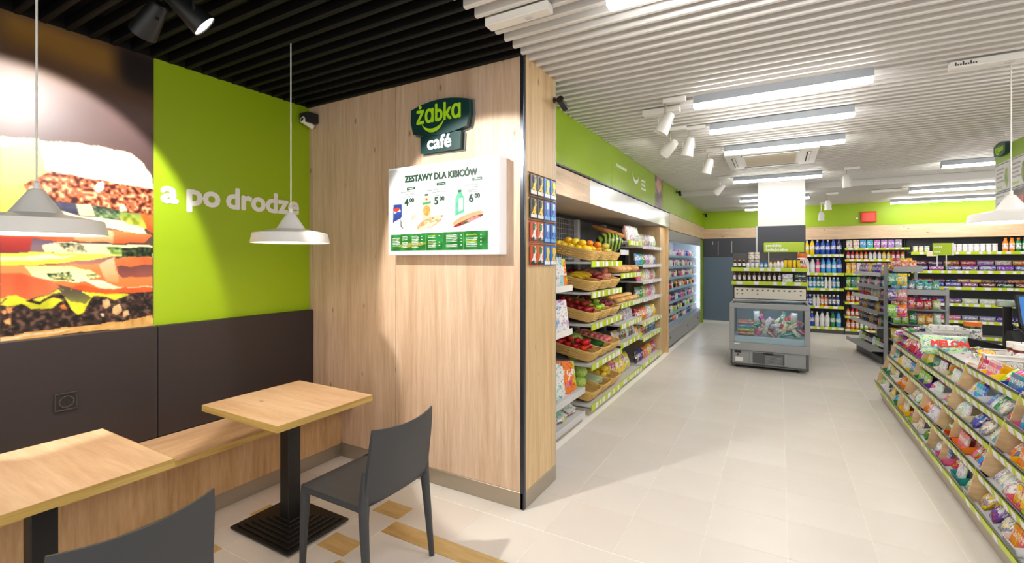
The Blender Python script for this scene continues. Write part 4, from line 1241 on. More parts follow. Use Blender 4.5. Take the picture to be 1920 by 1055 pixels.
def blob(rx, ry, rz, m, n=10, dimple=0.0, stem=None, seg=14):
    prof = []
    for i in range(n + 1):
        a = -PI / 2 + PI * i / n
        rr = math.cos(a) * (1 + (0.08 if dimple else 0) * math.sin(a))
        z = math.sin(a) - dimple * max(0, math.sin(a)) ** 6 * 1.4
        prof.append((max(rr, 0.001), z + 1))
    b = MB().lathe(prof, seg, caps=False, M=Matrix.Diagonal((rx, ry, rz, 1)))
    mats = [m]
    if stem == 'stem':
        b.tube([(0, 0, rz * (2 - dimple * 1.4)), (0.004, 0, rz * 2.08)], 0.003, 5, 1); mats.append(STEM)
    if stem == 'calyx':
        for k in range(5):
            a = 2 * PI * k / 5
            b.add([(0, 0, rz * 1.99), (rx * .35 * math.cos(a - .3), rx * .35 * math.sin(a - .3), rz * 1.97), (rx * .62 * math.cos(a), rx * .62 * math.sin(a), rz * 1.86), (rx * .35 * math.cos(a + .3), rx * .35 * math.sin(a + .3), rz * 1.97)], [(0, 1, 2, 3)], 1)
        mats.append(STEM)
    return b.mesh('fruit', mats, 60, fix=(stem != 'calyx'))

def curved(length, r, bend, m, n=9, seg=8, taper=0.35):
    pts, rs = [], []
    for i in range(n + 1):
        t = i / n; a = (t - 0.5) * bend
        R_ = length / max(bend, 0.01)
        pts.append((math.sin(a) * R_, 0, r + (1 - math.cos(a)) * R_))
        rs.append(r * (taper + (1 - taper) * math.sin(PI * min(max(t, 0.04), 0.96)) ** 0.5))
    return MB().tube(pts, rs, seg).mesh('long_fruit', m, 60)

def magazine(w, h, t):
    return MB().box(-w / 2, w / 2, -t / 2, t / 2, 0, h).mesh('magazine', CARTON)

BAGS = [pouch(0.10, 0.15, 0.05, seed=1, rnd=.2), pouch(0.13, 0.17, 0.06, seed=2, rnd=.2), pouch(0.09, 0.19, 0.045, seed=3, rnd=.2)]
BIGBAG = pouch(0.20, 0.24, 0.09, n=8, seed=4, rnd=.15)
LOAFBAG = pouch(0.15, 0.22, 0.11, n=8, seed=5, rnd=.15)
FLATBAG = pouch(0.24, 0.10, 0.05, n=7, seed=6, rnd=.15)
BAR = pouch(0.05, 0.13, 0.022, n=5, seed=7)
BOXES = [carton(0.09, 0.06, 0.14), carton(0.12, 0.06, 0.10), carton(0.16, 0.08, 0.06)]
WATER = [bottle(0.31, 0.042), bottle(0.33, 0.046, cap=mat('cap_blue', (20, 70, 190), 0.4)), bottle(0.24, 0.032, 10, 1)]
JUICE = [bottle(0.22, 0.034, 10, 1, mat('cap_orange', (236, 120, 20), 0.4)), carton(0.075, 0.075, 0.23), bottle(0.17, 0.032, 10, 1, mat('cap_red', (200, 30, 30), 0.4))]
DARKBOT = bottle(0.20, 0.028, 10, 1, mat('cap_black', (20, 20, 22), 0.4))
JAR = bottle(0.12, 0.038, 12, 2)
TUB = bottle(0.22, 0.07, 16, 2, mat('cap_tub', (230, 120, 30), 0.4))
APPLE = blob(0.039, 0.039, 0.036, FRUIT, dimple=0.22, stem='stem')
ORANGE = blob(0.040, 0.040, 0.039, FRUIT, dimple=0.03)
LEMON = blob(0.047, 0.034, 0.034, FRUIT)
TOMATO = blob(0.040, 0.040, 0.033, FRUIT, dimple=0.15, stem='calyx')
ONION = blob(0.036, 0.036, 0.034, FRUIT, dimple=-0.12)
POTATO = blob(0.048, 0.035, 0.030, FRUIT)
PEPPER = blob(0.036, 0.036, 0.05, FRUIT, dimple=0.3, stem='stem')
LETTUCE = blob(0.075, 0.07, 0.06, objcol_mat('leafy', 0.5, 0.9, 0, 40.0), n=12)
BANANA = curved(0.19, 0.018, 1.5, FRUIT)
CUCUMBER = curved(0.34, 0.021, 0.15, FRUIT, taper=0.6)
ROLL = blob(0.06, 0.04, 0.028, BREAD)
LOAF = blob(0.13, 0.06, 0.05, BREAD)
BAGUETTE = curved(0.42, 0.03, 0.1, BREAD, n=12, taper=0.4)
MAGS = [magazine(0.21, 0.29, 0.008), magazine(0.23, 0.30, 0.006), magazine(0.19, 0.27, 0.010)]

PAL = {'white': (238, 236, 238), 'cream': (238, 222, 186), 'red': (206, 30, 34), 'crimson': (158, 16, 40), 'orange': (240, 124, 20), 'yellow': (246, 206, 20),
       'lime': (156, 206, 40), 'green': (24, 140, 60), 'teal': (20, 150, 150), 'sky blue': (70, 160, 226), 'blue': (20, 70, 180), 'navy': (24, 30, 90), 'violet': (112, 60, 168),
       'lilac': (180, 140, 206), 'pink': (236, 110, 150), 'brown': (110, 60, 34), 'black': (26, 24, 30), 'grey': (160, 160, 166), 'tan': (206, 160, 106)}

def W_(fr, lx, ly, z):
    ox, oy, r_ = fr
    c, s = math.cos(r_), math.sin(r_)
    return (ox + lx * c - ly * s, oy + lx * s + ly * c, z)

def row(fr, x0, x1, ly, z, kinds, cols, noun, cat, where, group, gap=0.006, tilt=0.0, jit=0.0, name=None, step=None, zj=0.0, yaw=0.0, scale=1.0, yaw0=0.0):
    """one shelf row of individual products; kinds = [(mesh, width)]; cols = colour names, used in turn with runs"""
    x = x0; i = 0
    ci = random.randrange(len(cols))
    run = 0
    while True:
        me, w = kinds[random.randrange(len(kinds))]
        w *= scale
        st = step or (w + gap)
        if x + w > x1 or i >= 30: break
        if run <= 0:
            ci = (ci + 1) % len(cols); run = random.choice((1, 2, 2, 3))
        run -= 1
        cn_ = cols[ci]
        loc = W_(fr, x + w / 2, ly + random.uniform(-jit, jit), z + random.uniform(0, zj))
        put(me, name or noun.replace(' ', '_'), f'{cn_} {noun}, {ORD[i]} {where}', cat, group, loc, (-tilt, 0, fr[2] + random.uniform(-yaw, yaw)) if False else (0, 0, 0), PAL[cn_])
        o = COL.objects[-1]
        R_ = Matrix.Translation(loc) @ Matrix.Rotation(fr[2] + yaw0 + random.uniform(-yaw, yaw), 4, 'Z') @ Matrix.Rotation(-tilt, 4, 'X') @ Matrix.Scale(scale * random.uniform(0.96, 1.0), 4)
        o.matrix_world = R_
        x += st; i += 1
    return i

# ================================================================== SHELF FURNITURE
def shelf_part(parent, x0, x1, y0, depth, z, lip=0.05, rail=LIME, tags=True, th=0.02, m=SHELF_GREY, slope=0.0, tag_step=0.14, seed=0):
    s = MB().box(x0, x1, y0, y0 + depth, z - th, z, 0, 0.002).build('shelf', m, parent)
    if lip:
        MB().box(x0, x1, y0 - 0.012, y0 - 0.001, z - lip, z + 0.008, 0, 0.002).build('price_rail', rail, s)
        if tags:
            r_ = random.Random(seed); b = MB(); x = x0 + r_.uniform(0.01, tag_step)
            while x < x1 - 0.06:
                w = r_.choice((0.045, 0.06, 0.08)); b.box(x, x + w, y0 - 0.0145, y0 - 0.0125, z - lip + 0.006, z + 0.002); x += w + r_.uniform(0.02, tag_step)
            if b.v: b.build('price_tags', TAG, s)['kind'] = 'stuff'
    return s

def shelf_unit(label, fr, width, depth, levels, height, base_m=KICK, name='shelf_unit', group='shop shelving bays', back=GRAPHITE, up_m=SHELF_GREY, kick=0.07, seed=0):
    t = thing(name, label, 'shelving', (fr[0], fr[1], 0), fr[2], group)
    MB().box(0.0, width, depth - 0.02, depth, 0.0, height, 0, 0.002).build('back_panel', back, t)
    for x in (0.0, width - 0.018): MB().box(x, x + 0.018, depth - 0.08, depth - 0.021, 0.0, height, 0, 0.002).build('upright', up_m, t)
    MB().box(0.0, width, 0.02, depth - 0.03, 0.0, kick, 0, 0.003).build('kick_plate', base_m, t)
    for k, lv in enumerate(levels):
        z, y0 = lv[0], lv[1]
        shelf_part(t, 0.002, width - 0.002, y0, depth - y0 - 0.025, z, lip=lv[2] if len(lv) > 2 else 0.05, rail=lv[3] if len(lv) > 3 else LIME, tags=(len(lv) < 5), seed=seed * 10 + k)
    return t

# ------------------------------------------------------------------ magazine bay
fA = (-1.62, 3.04, PI / 2)
shelf_unit('grey shelving bay of newspapers and magazines right behind the oak partition', fA, 1.20, 0.60,
           [(1.30, 0.13, 0.05, WHITE, 0), (0.88, 0.13, 0.05, WHITE, 0), (0.33, 0.0, 0.05, SHELF_GREY, 0), (0.10, 0.0, 0.05, SHELF_GREY, 0)], 2.05, seed=1)
for z, yb, lv in ((1.302, 0.2, 'upper'), (0.882, 0.2, 'middle'), (0.332, 0.10, 'lower')):
    row(fA, 0.05 if z > .5 else 0.3, 1.17, yb, z, [(m_, 0.21) for m_ in MAGS], ['cream', 'red', 'yellow', 'blue', 'white', 'orange', 'sky blue', 'pink'], 'magazine', 'magazine',
        f'from the partition on the {lv} magazine shelf', 'magazines on the magazine bay', tilt=0.28, step=0.112 if z > .5 else 0.09, yaw=0.05, yaw0=-0.75)
for k in range(12):
    me = MAGS[k % 3]
    o = put(me, 'magazine', f'{["white", "yellow", "pale"][k % 3]} newspaper lying in the bottom magazine tray, {ORD[k]} from the partition', 'magazine', 'newspapers lying in the bottom tray', (0, 0, 0), col=PAL[['white', 'yellow', 'cream', 'white'][k % 4]])
    o.matrix_world = Matrix.Translation(W_(fA, 0.12 + 0.085 * k, 0.06, 0.112 + 0.012 * (k % 3))) @ Matrix.Rotation(PI / 2 + random.uniform(-.2, .2), 4, 'Z') @ Matrix.Rotation(-1.15, 4, 'X')

# ------------------------------------------------------------------ fruit bay
fB = (-1.62, 4.42, PI / 2)
FZ = [1.53, 1.22, 0.90, 0.50, 0.10]
fb = shelf_unit('shelving bay of fruit and vegetables in wicker baskets with lime price rails', fB, 1.04, 0.62, [(z, 0.0, 0.055) for z in FZ], 2.05, seed=2)
wm = MB()
for i in range(16): wm.tube([(0.03 + i * 0.065, 0.585, 1.55), (0.03 + i * 0.065, 0.585, 2.04)], 0.0025, 5)
for i in range(9): wm.tube([(0.02, 0.582, 1.57 + i * 0.058), (1.02, 0.582, 1.57 + i * 0.058)], 0.0025, 5)
wm.build('wire_grid', SHELF_GREY, fb)
st_ = MB().box(1.045, 1.375, 0.02, 0.40, 1.622, 1.638, 0, 0.002).box(1.045, 1.375, 0.008, 0.02, 1.61, 1.67).build('side_tray', SHELF_GREY, fb)

def make_basket(w, d, h, nw=44, rows=7):
    """woven oval-cornered basket; returns list of (name, mesh, kind)"""
    def ring(t, z, amp=0.0, ph=0):
        pts = []
        hw, hd = (w / 2) * t, (d / 2) * t
        for i in range(nw):
            a = 2 * PI * i / nw
            c, s = math.cos(a), math.sin(a)
            e = 0.32
            x = math.copysign(abs(c) ** e, c) * hw; y = math.copysign(abs(s) ** e, s) * hd
            k = amp * (1 if (i + ph) % 2 else -1)
            L_ = math.hypot(x, y) or 1
            pts.append((x + k * x / L_, y + k * y / L_, z))
        return pts
    wv = MB()
    for r_ in range(rows):
        z = 0.008 + (h - 0.016) * (r_ + 0.5) / rows
        t = 0.86 + 0.14 * (r_ + 0.5) / rows
        wv.tube(ring(t, z, 0.0035, r_), h / rows * 0.52, 4, closed=True)
    b = MB()
    b.add(ring(0.855, 0.004) + ring(0.855, 0.010), [tuple(range(nw)), tuple(reversed(range(nw, 2 * nw)))] + [(i, (i + 1) % nw, nw + (i + 1) % nw, nw + i) for i in range(nw)])
    return [('weave', wv.mesh('weave', WICKER, 60, False)), ('base', b.mesh('base', WICKER)), ('rim', MB().tube(ring(1.0, h), 0.008, 6, closed=True).mesh('rim', WICKER, 60))]
BASK = make_basket(0.34, 0.48, 0.105)
BASKS = make_basket(0.30, 0.30, 0.09, 36, 6)
def basket(fr, lx, ly, z, label, kind=BASK, tilt=0.10):
    t = thing('wicker_basket', label, 'basket', W_(fr, lx, ly, z), 0, 'wicker baskets of the fruit bay')
    t.matrix_world = Matrix.Translation(W_(fr, lx, ly, z)) @ Matrix.Rotation(fr[2], 4, 'Z') @ Matrix.Rotation(tilt, 4, 'X')
    for nm, me in kind:
        o = bpy.data.objects.new(nm, me); COL.objects.link(o); o.parent = t
    return t
def heap(fr, lx, ly, z, w, d, h0, rad, items, cols, noun, cat, where, n, name=None):
    """individual fruit piled on a basket floor, layer by layer"""
    pts = []
    layer = 0
    while len(pts) < n and layer < 5:
        ww, dd = w - layer * rad * 1.0, d - layer * rad * 1.0
        nx, ny = max(1, int(ww / (rad * 2.02))), max(1, int(dd / (rad * 2.02)))
        for i in range(nx):
            for k in range(ny):
                pts.append(((i - (nx - 1) / 2) * rad * 2.03 + random.uniform(-.004, .004), (k - (ny - 1) / 2) * rad * 2.03 + random.uniform(-.004, .004), h0 + layer * rad * 1.45))
        layer += 1
    pts = pts[:n] if n < len(pts) else pts
    for i, (a, b_, c) in enumerate(sorted(pts, key=lambda p: (-p[2], p[1]))):
        cn_ = cols[i % len(cols)]
        o = put(items[i % len(items)], name or noun.replace(' ', '_'), f'{noun} {where}, {ORD[min(i, 29)]} from the pile top', cat, f'{noun}s {where}', (0, 0, 0), col=cn_)
        o.matrix_world = Matrix.Translation(W_(fr, lx + a, ly + b_, z + c + b_ * 0.2)) @ Matrix.Rotation(random.uniform(0, 6.28), 4, 'Z') @ Matrix.Rotation(random.uniform(-.35, .35), 4, 'X')
BYS = (0.21, 0.54, 0.86)
tn = ['top', 'second', 'middle', 'fourth', 'bottom']
cont = [[('lemon', 14, (246, 196, 40)), ('orange', 10, (240, 140, 20)), ('pear', 8, (206, 190, 80))],
        [('banana', 9, (246, 208, 40)), ('pomegranate', 7, (150, 24, 44)), ('peach', 9, (240, 150, 130))],
        [('red apple', 16, (160, 22, 34)), ('green apple', 12, (170, 206, 60)), ('red onion', 11, (150, 34, 60))],
        [('tomato', 16, (206, 40, 24)), ('cucumber', 8, (30, 92, 40)), ('radish', 12, (226, 120, 130))],
        [('lettuce head', 4, (170, 206, 100)), ('spring onion', 8, (206, 220, 180)), ('yellow potato', 16, (226, 196, 60))]]
meshes = {'lemon': LEMON, 'orange': ORANGE, 'pear': LEMON, 'pomegranate': ONION, 'peach': ORANGE, 'red apple': APPLE, 'green apple': APPLE, 'red onion': ONION, 'tomato': TOMATO, 'radish': blob(0.03, 0.03, 0.03, FRUIT), 'yellow potato': POTATO, 'lettuce head': LETTUCE}
rads = {'lemon': .038, 'orange': .04, 'pear': .04, 'pomegranate': .036, 'peach': .04, 'red apple': .039, 'green apple': .039, 'red onion': .036, 'tomato': .04, 'radish': .03, 'yellow potato': .04, 'lettuce head': .074}
for ti, z in enumerate(FZ):
    for bi, lx in enumerate(BYS):
        kind, n, colr = cont[ti][bi]
        small = (ti == 0 and bi > 0)
        ly = 0.255 if not small else 0.16
        basket(fB, lx, ly, z + (0.050 if not small else 0.034), f'wicker basket of {kind}s on the {tn[ti]} shelf of the fruit bay', BASKS if small else BASK, 0.2)
        wh = f'in its basket on the {tn[ti]} fruit shelf'
        if kind == 'banana':
            bt = thing('banana_bunch', 'bunch of yellow bananas arching over its wicker basket in the fruit bay', 'bananas', W_(fB, lx, ly - 0.05, z + 0.105), PI / 2)
            for i in range(n):
                o = bpy.data.objects.new('banana', BANANA); COL.objects.link(o); o.parent = bt; o.color = rgb(*colr)
                o.matrix_local = Matrix.Translation((-0.12 + 0.030 * i, 0.0 + 0.012 * (i % 2), 0.045 + 0.012 * (i % 3))) @ Matrix.Rotation(PI / 2 + 0.05 * (i - 4), 4, 'Z') @ Matrix.Rotation(PI, 4, 'X') @ Matrix.Translation((0, 0, -0.04))
        elif kind in ('cucumber', 'spring onion'):
            for i in range(n):
                o = put(CUCUMBER, kind.replace(' ', '_'), f'{"dark green" if kind == "cucumber" else "pale"} {kind} {wh}, {ORD[i]} from the cafe end', 'vegetable', f'{kind}s in their basket', (0, 0, 0), col=colr, scale=None)
                o.matrix_world = Matrix.Translation(W_(fB, lx - 0.11 + 0.030 * i, ly, z + 0.105 + 0.022 * (i % 2))) @ Matrix.Rotation(PI / 2 + fB[2] + random.uniform(-.06, .06), 4, 'Z') @ Matrix.Rotation(-0.2, 4, 'Y') @ Matrix.Scale(1.0 if kind == 'cucumber' else 0.95, 4)
        else:
            heap(fB, lx, ly, z + (0.058 if not small else 0.04), 0.27 if not small else 0.24, 0.40 if not small else 0.24, 0.072 if not small else 0.056, rads[kind], [meshes[kind]], [colr, tuple(min(255, int(c * 1.12)) for c in colr)], kind, 'fruit' if ti < 3 else 'vegetable', wh, n + 4 if not small else 6)
o = tag(blob(0.17, 0.125, 0.125, MELON, n=14, seg=24).name and bpy.data.objects.new('watermelon', blob(0.17, 0.125, 0.125, MELON, n=14, seg=24)), 'large striped green watermelon behind the small baskets on the top fruit shelf', 'fruit')
COL.objects.link(o); o.location = W_(fB, 1.20, 0.20, 1.641); o.rotation_euler = (0, 0, 0.5)

# ------------------------------------------------------------------ bread bay and snack bay
fC = (-1.64, 5.49, PI / 2)
CZ = [1.79, 1.38, 1.02, 0.77, 0.54, 0.09]
cb_ = shelf_unit('shelving bay of bread and rolls between the fruit bay and the packaged snacks', fC, 0.98, 0.60, [(z, 0.0, 0.055) for z in CZ[1:]], 2.05, seed=3)
shelf_part(cb_, 0.33, 0.978, 0.0, 0.575, CZ[0], 0.055, seed=33)
g_ = 'goods in the bread bay'
for i in range(6):
    o = put(BAGUETTE, 'baguette', f'brown baguette leaning on the top bread shelf, {ORD[i]} from the cafe end', 'bread', 'baguettes on the top bread shelf', (0, 0, 0), col=(206, 140, 76))
    o.matrix_world = Matrix.Translation(W_(fC, 0.36 + 0.045 * i, 0.30, CZ[0] + 0.10)) @ Matrix.Rotation(PI + random.uniform(-.12, .12), 4, 'Z') @ Matrix.Rotation(-0.35, 4, 'Y')
row(fC, 0.52, 0.97, 0.06, CZ[0] + 0.001, [(LOAFBAG, 0.14)], ['tan', 'white', 'cream', 'red'], 'bread bag', 'bread', 'on the top bread shelf from the cafe end', g_, tilt=0.2, yaw=0.1)
for i in range(10):
    o = put(LOAF, 'bread_loaf', f'brown bread loaf on the second bread shelf, {ORD[i]} from the cafe end', 'bread', 'loaves on the second bread shelf', (0, 0, 0), col=random.choice(((206, 150, 90), (222, 176, 116), (190, 128, 70))))
    o.matrix_world = Matrix.Translation(W_(fC, 0.08 + 0.095 * i, 0.13 + 0.02 * (i % 2), CZ[1] + 0.003)) @ Matrix.Rotation(0.1 * random.uniform(-1, 1), 4, 'Z')
for i in range(24):
    o = put(ROLL, 'bread_roll', f'golden roll on the third bread shelf, {ORD[i]} from the cafe end', 'bread', 'rolls on the third bread shelf', (0, 0, 0), col=random.choice(((226, 176, 100), (214, 156, 84), (232, 196, 130))))
    o.matrix_world = Matrix.Translation(W_(fC, 0.08 + 0.105 * (i % 9), 0.07 + 0.1 * (i // 9), CZ[2] + 0.003 + 0.03 * (i // 9))) @ Matrix.Rotation(random.uniform(-1, 1), 4, 'Z')
row(fC, 0.02, 0.97, 0.10, CZ[3] + 0.001, [(BAGS[1], 0.13)], ['white', 'white', 'cream', 'grey'], 'bag', 'packet', 'on the fourth bread shelf from the cafe end', g_, tilt=0.3, yaw=0.1, scale=0.9)
row(fC, 0.02, 0.97, 0.09, CZ[4] + 0.001, [(BAGS[0], 0.10)], ['brown', 'cream', 'crimson', 'white'], 'bag', 'packet', 'on the fifth bread shelf from the cafe end', g_, tilt=0.3, yaw=0.1)
row(fC, 0.02, 0.97, 0.12, CZ[5] + 0.001, [(BIGBAG, 0.19)], ['orange', 'yellow', 'blue', 'cream'], 'large bag', 'packet', 'on the bottom bread shelf from the cafe end', g_, tilt=0.25, yaw=0.05)
fD = (-1.64, 6.52, PI / 2)
DZ = [1.74, 1.48, 1.25, 1.00, 0.67, 0.46, 0.10]
shelf_unit('shelving bay of packaged bread and snacks next to the oak post', fD, 1.20, 0.60, [(z, 0.0, 0.04, SHELF_GREY) if k < 4 else (z, 0.0, 0.05) for k, z in enumerate(DZ)], 2.05, seed=4)
lvn = ['top', 'second', 'third', 'fourth', 'fifth', 'sixth', 'bottom']
pals = [['white', 'cream', 'lilac'], ['white', 'sky blue', 'green', 'lilac'], ['cream', 'white', 'pink'], ['pink', 'white', 'green', 'tan'], ['red', 'orange', 'white', 'yellow'], ['blue', 'yellow', 'red', 'navy'], ['yellow', 'red', 'violet', 'navy', 'orange']]
for k, z in enumerate(DZ):
    row(fD, 0.02, 1.18, 0.09, z + 0.001, [(BAGS[1], 0.12)] if k not in (0, 4) else [(LOAFBAG, 0.14)], pals[k], 'bag', 'packet', f'on the {lvn[k]} snack shelf from the cafe end', 'bags in the packaged snack bay', tilt=0.18, yaw=0.08, gap=0.004, scale=0.92 if k in (0, 4) else 1.0)
post = tag(MB().box(-2.29, -1.605, 8.09, 8.13, 0.0, 2.098, 0, 0.002).build('oak_end_panel', OAK_SIDE), 'tall oak end panel between the snack shelves and the wall fridge', 'panel')
pst2 = tag(MB().box(-2.2, -1.66, 7.74, 8.085, 0.0, 2.095, 0, 0.002).build('oak_side_cabinet', OAK_SIDE), 'closed oak filler cabinet beside the tall end panel', 'cabinet')

# ------------------------------------------------------------------ wall fridge
fF = (-1.62, 8.16, PI / 2)
fg = thing('wall_fridge', 'long open-front grey wall fridge with bright lit shelves of dairy and meals', 'fridge', (fF[0], fF[1], 0), fF[2])
FW, FD = 3.74, 0.66
MB().box(0, FW, FD - 0.05, FD, 0.1, 2.06, 0, 0.003).build('back_wall', mat('fridge_white', (236, 240, 244), 0.4), fg)
for x in (0.0, FW - 0.05):
    MB().prism([(0.0, 0.30), (0.02, 0.10), (FD, 0.10), (FD, 2.06), (0.0, 2.06)], x, x + 0.05, plane='yz').build('end_wall', FREEZER_GREY if x == 0 else mat('fridge_glow_wall', (226, 238, 246), 0.35), fg)
MB().box(0, FW, -0.006, 0.05, 1.88, 2.06, 0, 0.004).build('header_panel', GREY_METAL, fg)
MB().box(0.05, FW - 0.05, 0.05, FD - 0.05, 1.96, 2.06, 0, 0.003).build('canopy', WHITE, fg)
MB().prism([(-0.02, 0.33), (0.0, 0.37), (0.03, 0.37), (0.03, 0.10), (0.015, 0.06)], 0, FW, plane='yz').build('front_panel', GREY_METAL, fg)
MB().box(0.0, FW, 0.05, FD, 0.10, 0.36, 0, 0.003).build('base', GREY_METAL, fg)
MB().box(0.02, FW - 0.02, 0.08, FD - 0.05, 0.0, 0.10).build('plinth', GLOVE_BLACK, fg)
MB().box(0.06, FW - 0.06, 0.06, 0.085, 1.935, 1.955).build('light_strip', FRIDGE_LED, fg)
MB().box(FW - 0.075, FW - 0.052, 0.03, 0.05, 0.42, 1.86).build('light_strip', FRIDGE_LED, fg)
for x in (0.15, 1.9, 3.3): MB().lathe([(0.02, 0), (0.02, 0.006)], 10, M=Matrix.Translation((x, -0.006, 0.22)) @ Matrix.Rotation(PI / 2, 4, 'X')).build('bolt_cap', BLACK, fg)
FRZ = [1.63, 1.43, 1.23, 1.02, 0.79, 0.58, 0.40]
for k, z in enumerate(FRZ):
    s = MB().box(0.055, FW - 0.08, 0.09, FD - 0.06, z - 0.018, z, 0, 0.002).build('shelf', SHELF_GREY, fg)
    MB().box(0.055, FW - 0.08, 0.080, 0.089, z - 0.04, z + 0.004).build('price_rail', mat('rail_blue', (150, 190, 214), 0.35), s)
dn = ['top', 'second', 'third', 'fourth', 'fifth', 'sixth', 'bottom']
dp = [['white', 'lilac', 'blue', 'pink', 'white'], ['black', 'white', 'pink', 'white'], ['brown', 'pink', 'white', 'cream'], ['black', 'yellow', 'crimson', 'white'], ['navy', 'white', 'blue', 'pink'], ['black', 'white', 'lime', 'cream'], ['blue', 'navy', 'orange', 'white']]
DAIRY = [(pouch(0.11, 0.13, 0.04, n=4, seed=21), 0.11), (MB().lathe([(.032, 0), (.042, .075), (.045, .076), (.045, .08)], 10, [0, 1, 1]).mesh('dairy_cup', [BOTTLE, LABEL], 40), 0.09), (carton(0.12, 0.05, 0.12), 0.12)]
for k, z in enumerate(FRZ):
    row(fF, 0.08, 3.6, 0.13, z + 0.001, DAIRY, dp[k], 'chilled pack', 'packet', f'on the {dn[k]} fridge shelf from the oak post', 'chilled packs in the wall fridge', tilt=0.12, yaw=0.1, gap=0.010)

# ------------------------------------------------------------------ island freezer in front of the column
fz = thing('island_freezer', 'grey glass-fronted ice cream freezer with lime-railed shelves above it in the aisle', 'freezer', (-0.125, 7.45, 0))
HW = 0.495
def zbox(name, x0, x1, y0, y1, z0, z1, m, bev=0.004, parent=None):
    return MB().box(x0, x1, y0, y1, z0, z1, 0, bev).build(name, m, parent or fz)
zbox('base_cabinet', -HW + 0.035, HW - 0.045, 0.03, 0.80, 0.065, 0.262, FREEZER_GREY)
zbox('kick_frame', -HW + 0.02, HW - 0.03, 0.02, 0.82, 0.04, 0.065, FREEZER_DARK)
zbox('side_bumper', -HW + 0.012, -HW + 0.034, 0.02, 0.8, 0.045, 0.262, FREEZER_DARK)
zbox('side_bumper', HW - 0.045, HW - 0.015, 0.02, 0.8, 0.045, 0.262, FREEZER_DARK)
gr = zbox('grille_frame', -0.235, 0.235, 0.012, 0.031, 0.075, 0.255, FREEZER_GREY)
zbox('grille_back', -0.195, 0.195, 0.008, 0.013, 0.09, 0.24, FREEZER_DARK, 0, gr)
for i in range(8): zbox('slat', -0.04, 0.175, 0.003, 0.010, 0.092 + i * 0.0155, 0.098 + i * 0.0155, GREY_METAL, 0.001, gr)
zbox('pull_handle', -0.06, 0.06, -0.002, 0.012, 0.225, 0.243, BLACK_M, 0.003, gr)
zbox('control_panel', -0.43, -0.345, 0.024, 0.031, 0.215, 0.245, BLACK_M, 0.002)
zbox('control_knob', -0.40, -0.375, 0.018, 0.031, 0.175, 0.2, mat('knob_brown', (90, 50, 44), 0.4), 0.004)
zbox('rating_label', -0.42, -0.32, 0.027, 0.031, 0.095, 0.155, WHITE, 0.001)
for x in (-0.40, 0.36):
    for y in (0.08, 0.74):
        MB().lathe([(0.022, -0.013), (0.026, -0.008), (0.026, 0.008), (0.022, 0.013)], 14, M=Matrix.Translation((x, y, 0.026)) @ Matrix.Rotation(PI / 2, 4, 'Y')).build('castor', BLACK, fz)
# tub: front frame round the window, liner, sides
zbox('front_frame_lower', -HW, HW, 0.0, 0.03, 0.262, 0.375, FREEZER_GREY)
zbox('front_frame_upper', -HW, HW, 0.0, 0.03, 0.86, 0.93, FREEZER_GREY)
zbox('front_frame_side', -HW, -HW + 0.065, 0.0, 0.03, 0.375, 0.86, FREEZER_GREY)
zbox('front_frame_side', HW - 0.065, HW, 0.0, 0.03, 0.375, 0.86, FREEZER_GREY)
zbox('side_wall', -HW, -HW + 0.03, 0.03, 0.84, 0.262, 0.93, FREEZER_GREY)
zbox('side_wall', HW - 0.03, HW, 0.03, 0.84, 0.262, 0.93, FREEZER_GREY)
zbox('rear_wall', -HW + 0.03, HW - 0.03, 0.80, 0.84, 0.262, 0.93, FREEZER_BLUE)
zbox('tub_floor', -HW + 0.03, HW - 0.03, 0.03, 0.80, 0.30, 0.42, FREEZER_BLUE)
zbox('inner_ledge', -HW + 0.066, HW - 0.066, 0.032, 0.20, 0.375, 0.46, FREEZER_BLUE)
zbox('glass_pane', -HW + 0.06, HW - 0.06, 0.010, 0.016, 0.37, 0.865, GLASS, 0)
zbox('glass_lid', -HW + 0.035, 0.0, 0.05, 0.62, 0.918, 0.924, GLASS, 0)
zbox('glass_lid', 0.004, HW - 0.035, 0.05, 0.62, 0.905, 0.911, GLASS, 0)
zbox('top_rail', -HW, HW, 0.60, 0.66, 0.925, 0.945, ALU)
zbox('light_strip', -HW + 0.07, HW - 0.07, 0.05, 0.08, 0.885, 0.9, FRIDGE_LED, 0.002)
zbox('maker_plate', -0.43, -0.36, -0.003, 0.001, 0.345, 0.358, WHITE, 0.001)
# ice creams seen through the glass
fI = (-0.125, 7.45, 0)
ICE = [pouch(0.08, 0.17, 0.035, n=4, seed=31), pouch(0.06, 0.19, 0.04, n=4, seed=32), pouch(0.16, 0.06, 0.05, n=4, seed=33)]
for lay in range(4):
    o = put(carton(0.21, 0.12, 0.05, CARTON), 'ice_cream_box', f'{["red", "green", "blue", "orange"][lay]} flat ice cream box, {ORD[lay]} from the bottom of the freezer stack', 'carton', 'ice cream boxes stacked in the freezer', W_(fI, -0.285, 0.13, 0.472 + 0.052 * lay), col=PAL[['red', 'lime', 'sky blue', 'orange'][lay]])
k = 0
for lay in range(4):
    for i in range(8):
        c_ = ['pink', 'white', 'red', 'grey', 'cream', 'teal', 'green', 'white'][(i + lay * 3) % 8]
        o = put(ICE[(i + lay) % 3], 'ice_cream', f'{c_} ice cream wrapper behind the freezer glass, {ORD[i]} along layer {["one", "two", "three", "four"][lay]} of the heap', 'ice cream', 'ice creams heaped in the freezer', (0, 0, 0), col=PAL[c_])
        o.matrix_world = Matrix.Translation(W_(fI, -0.14 + 0.074 * i + random.uniform(-.015, .015), 0.11 + 0.02 * (lay % 2), 0.48 + 0.055 * lay)) @ Matrix.Rotation(random.uniform(-.9, .9), 4, 'Y') @ Matrix.Rotation(random.uniform(-.5, .2), 4, 'X')
        k += 1
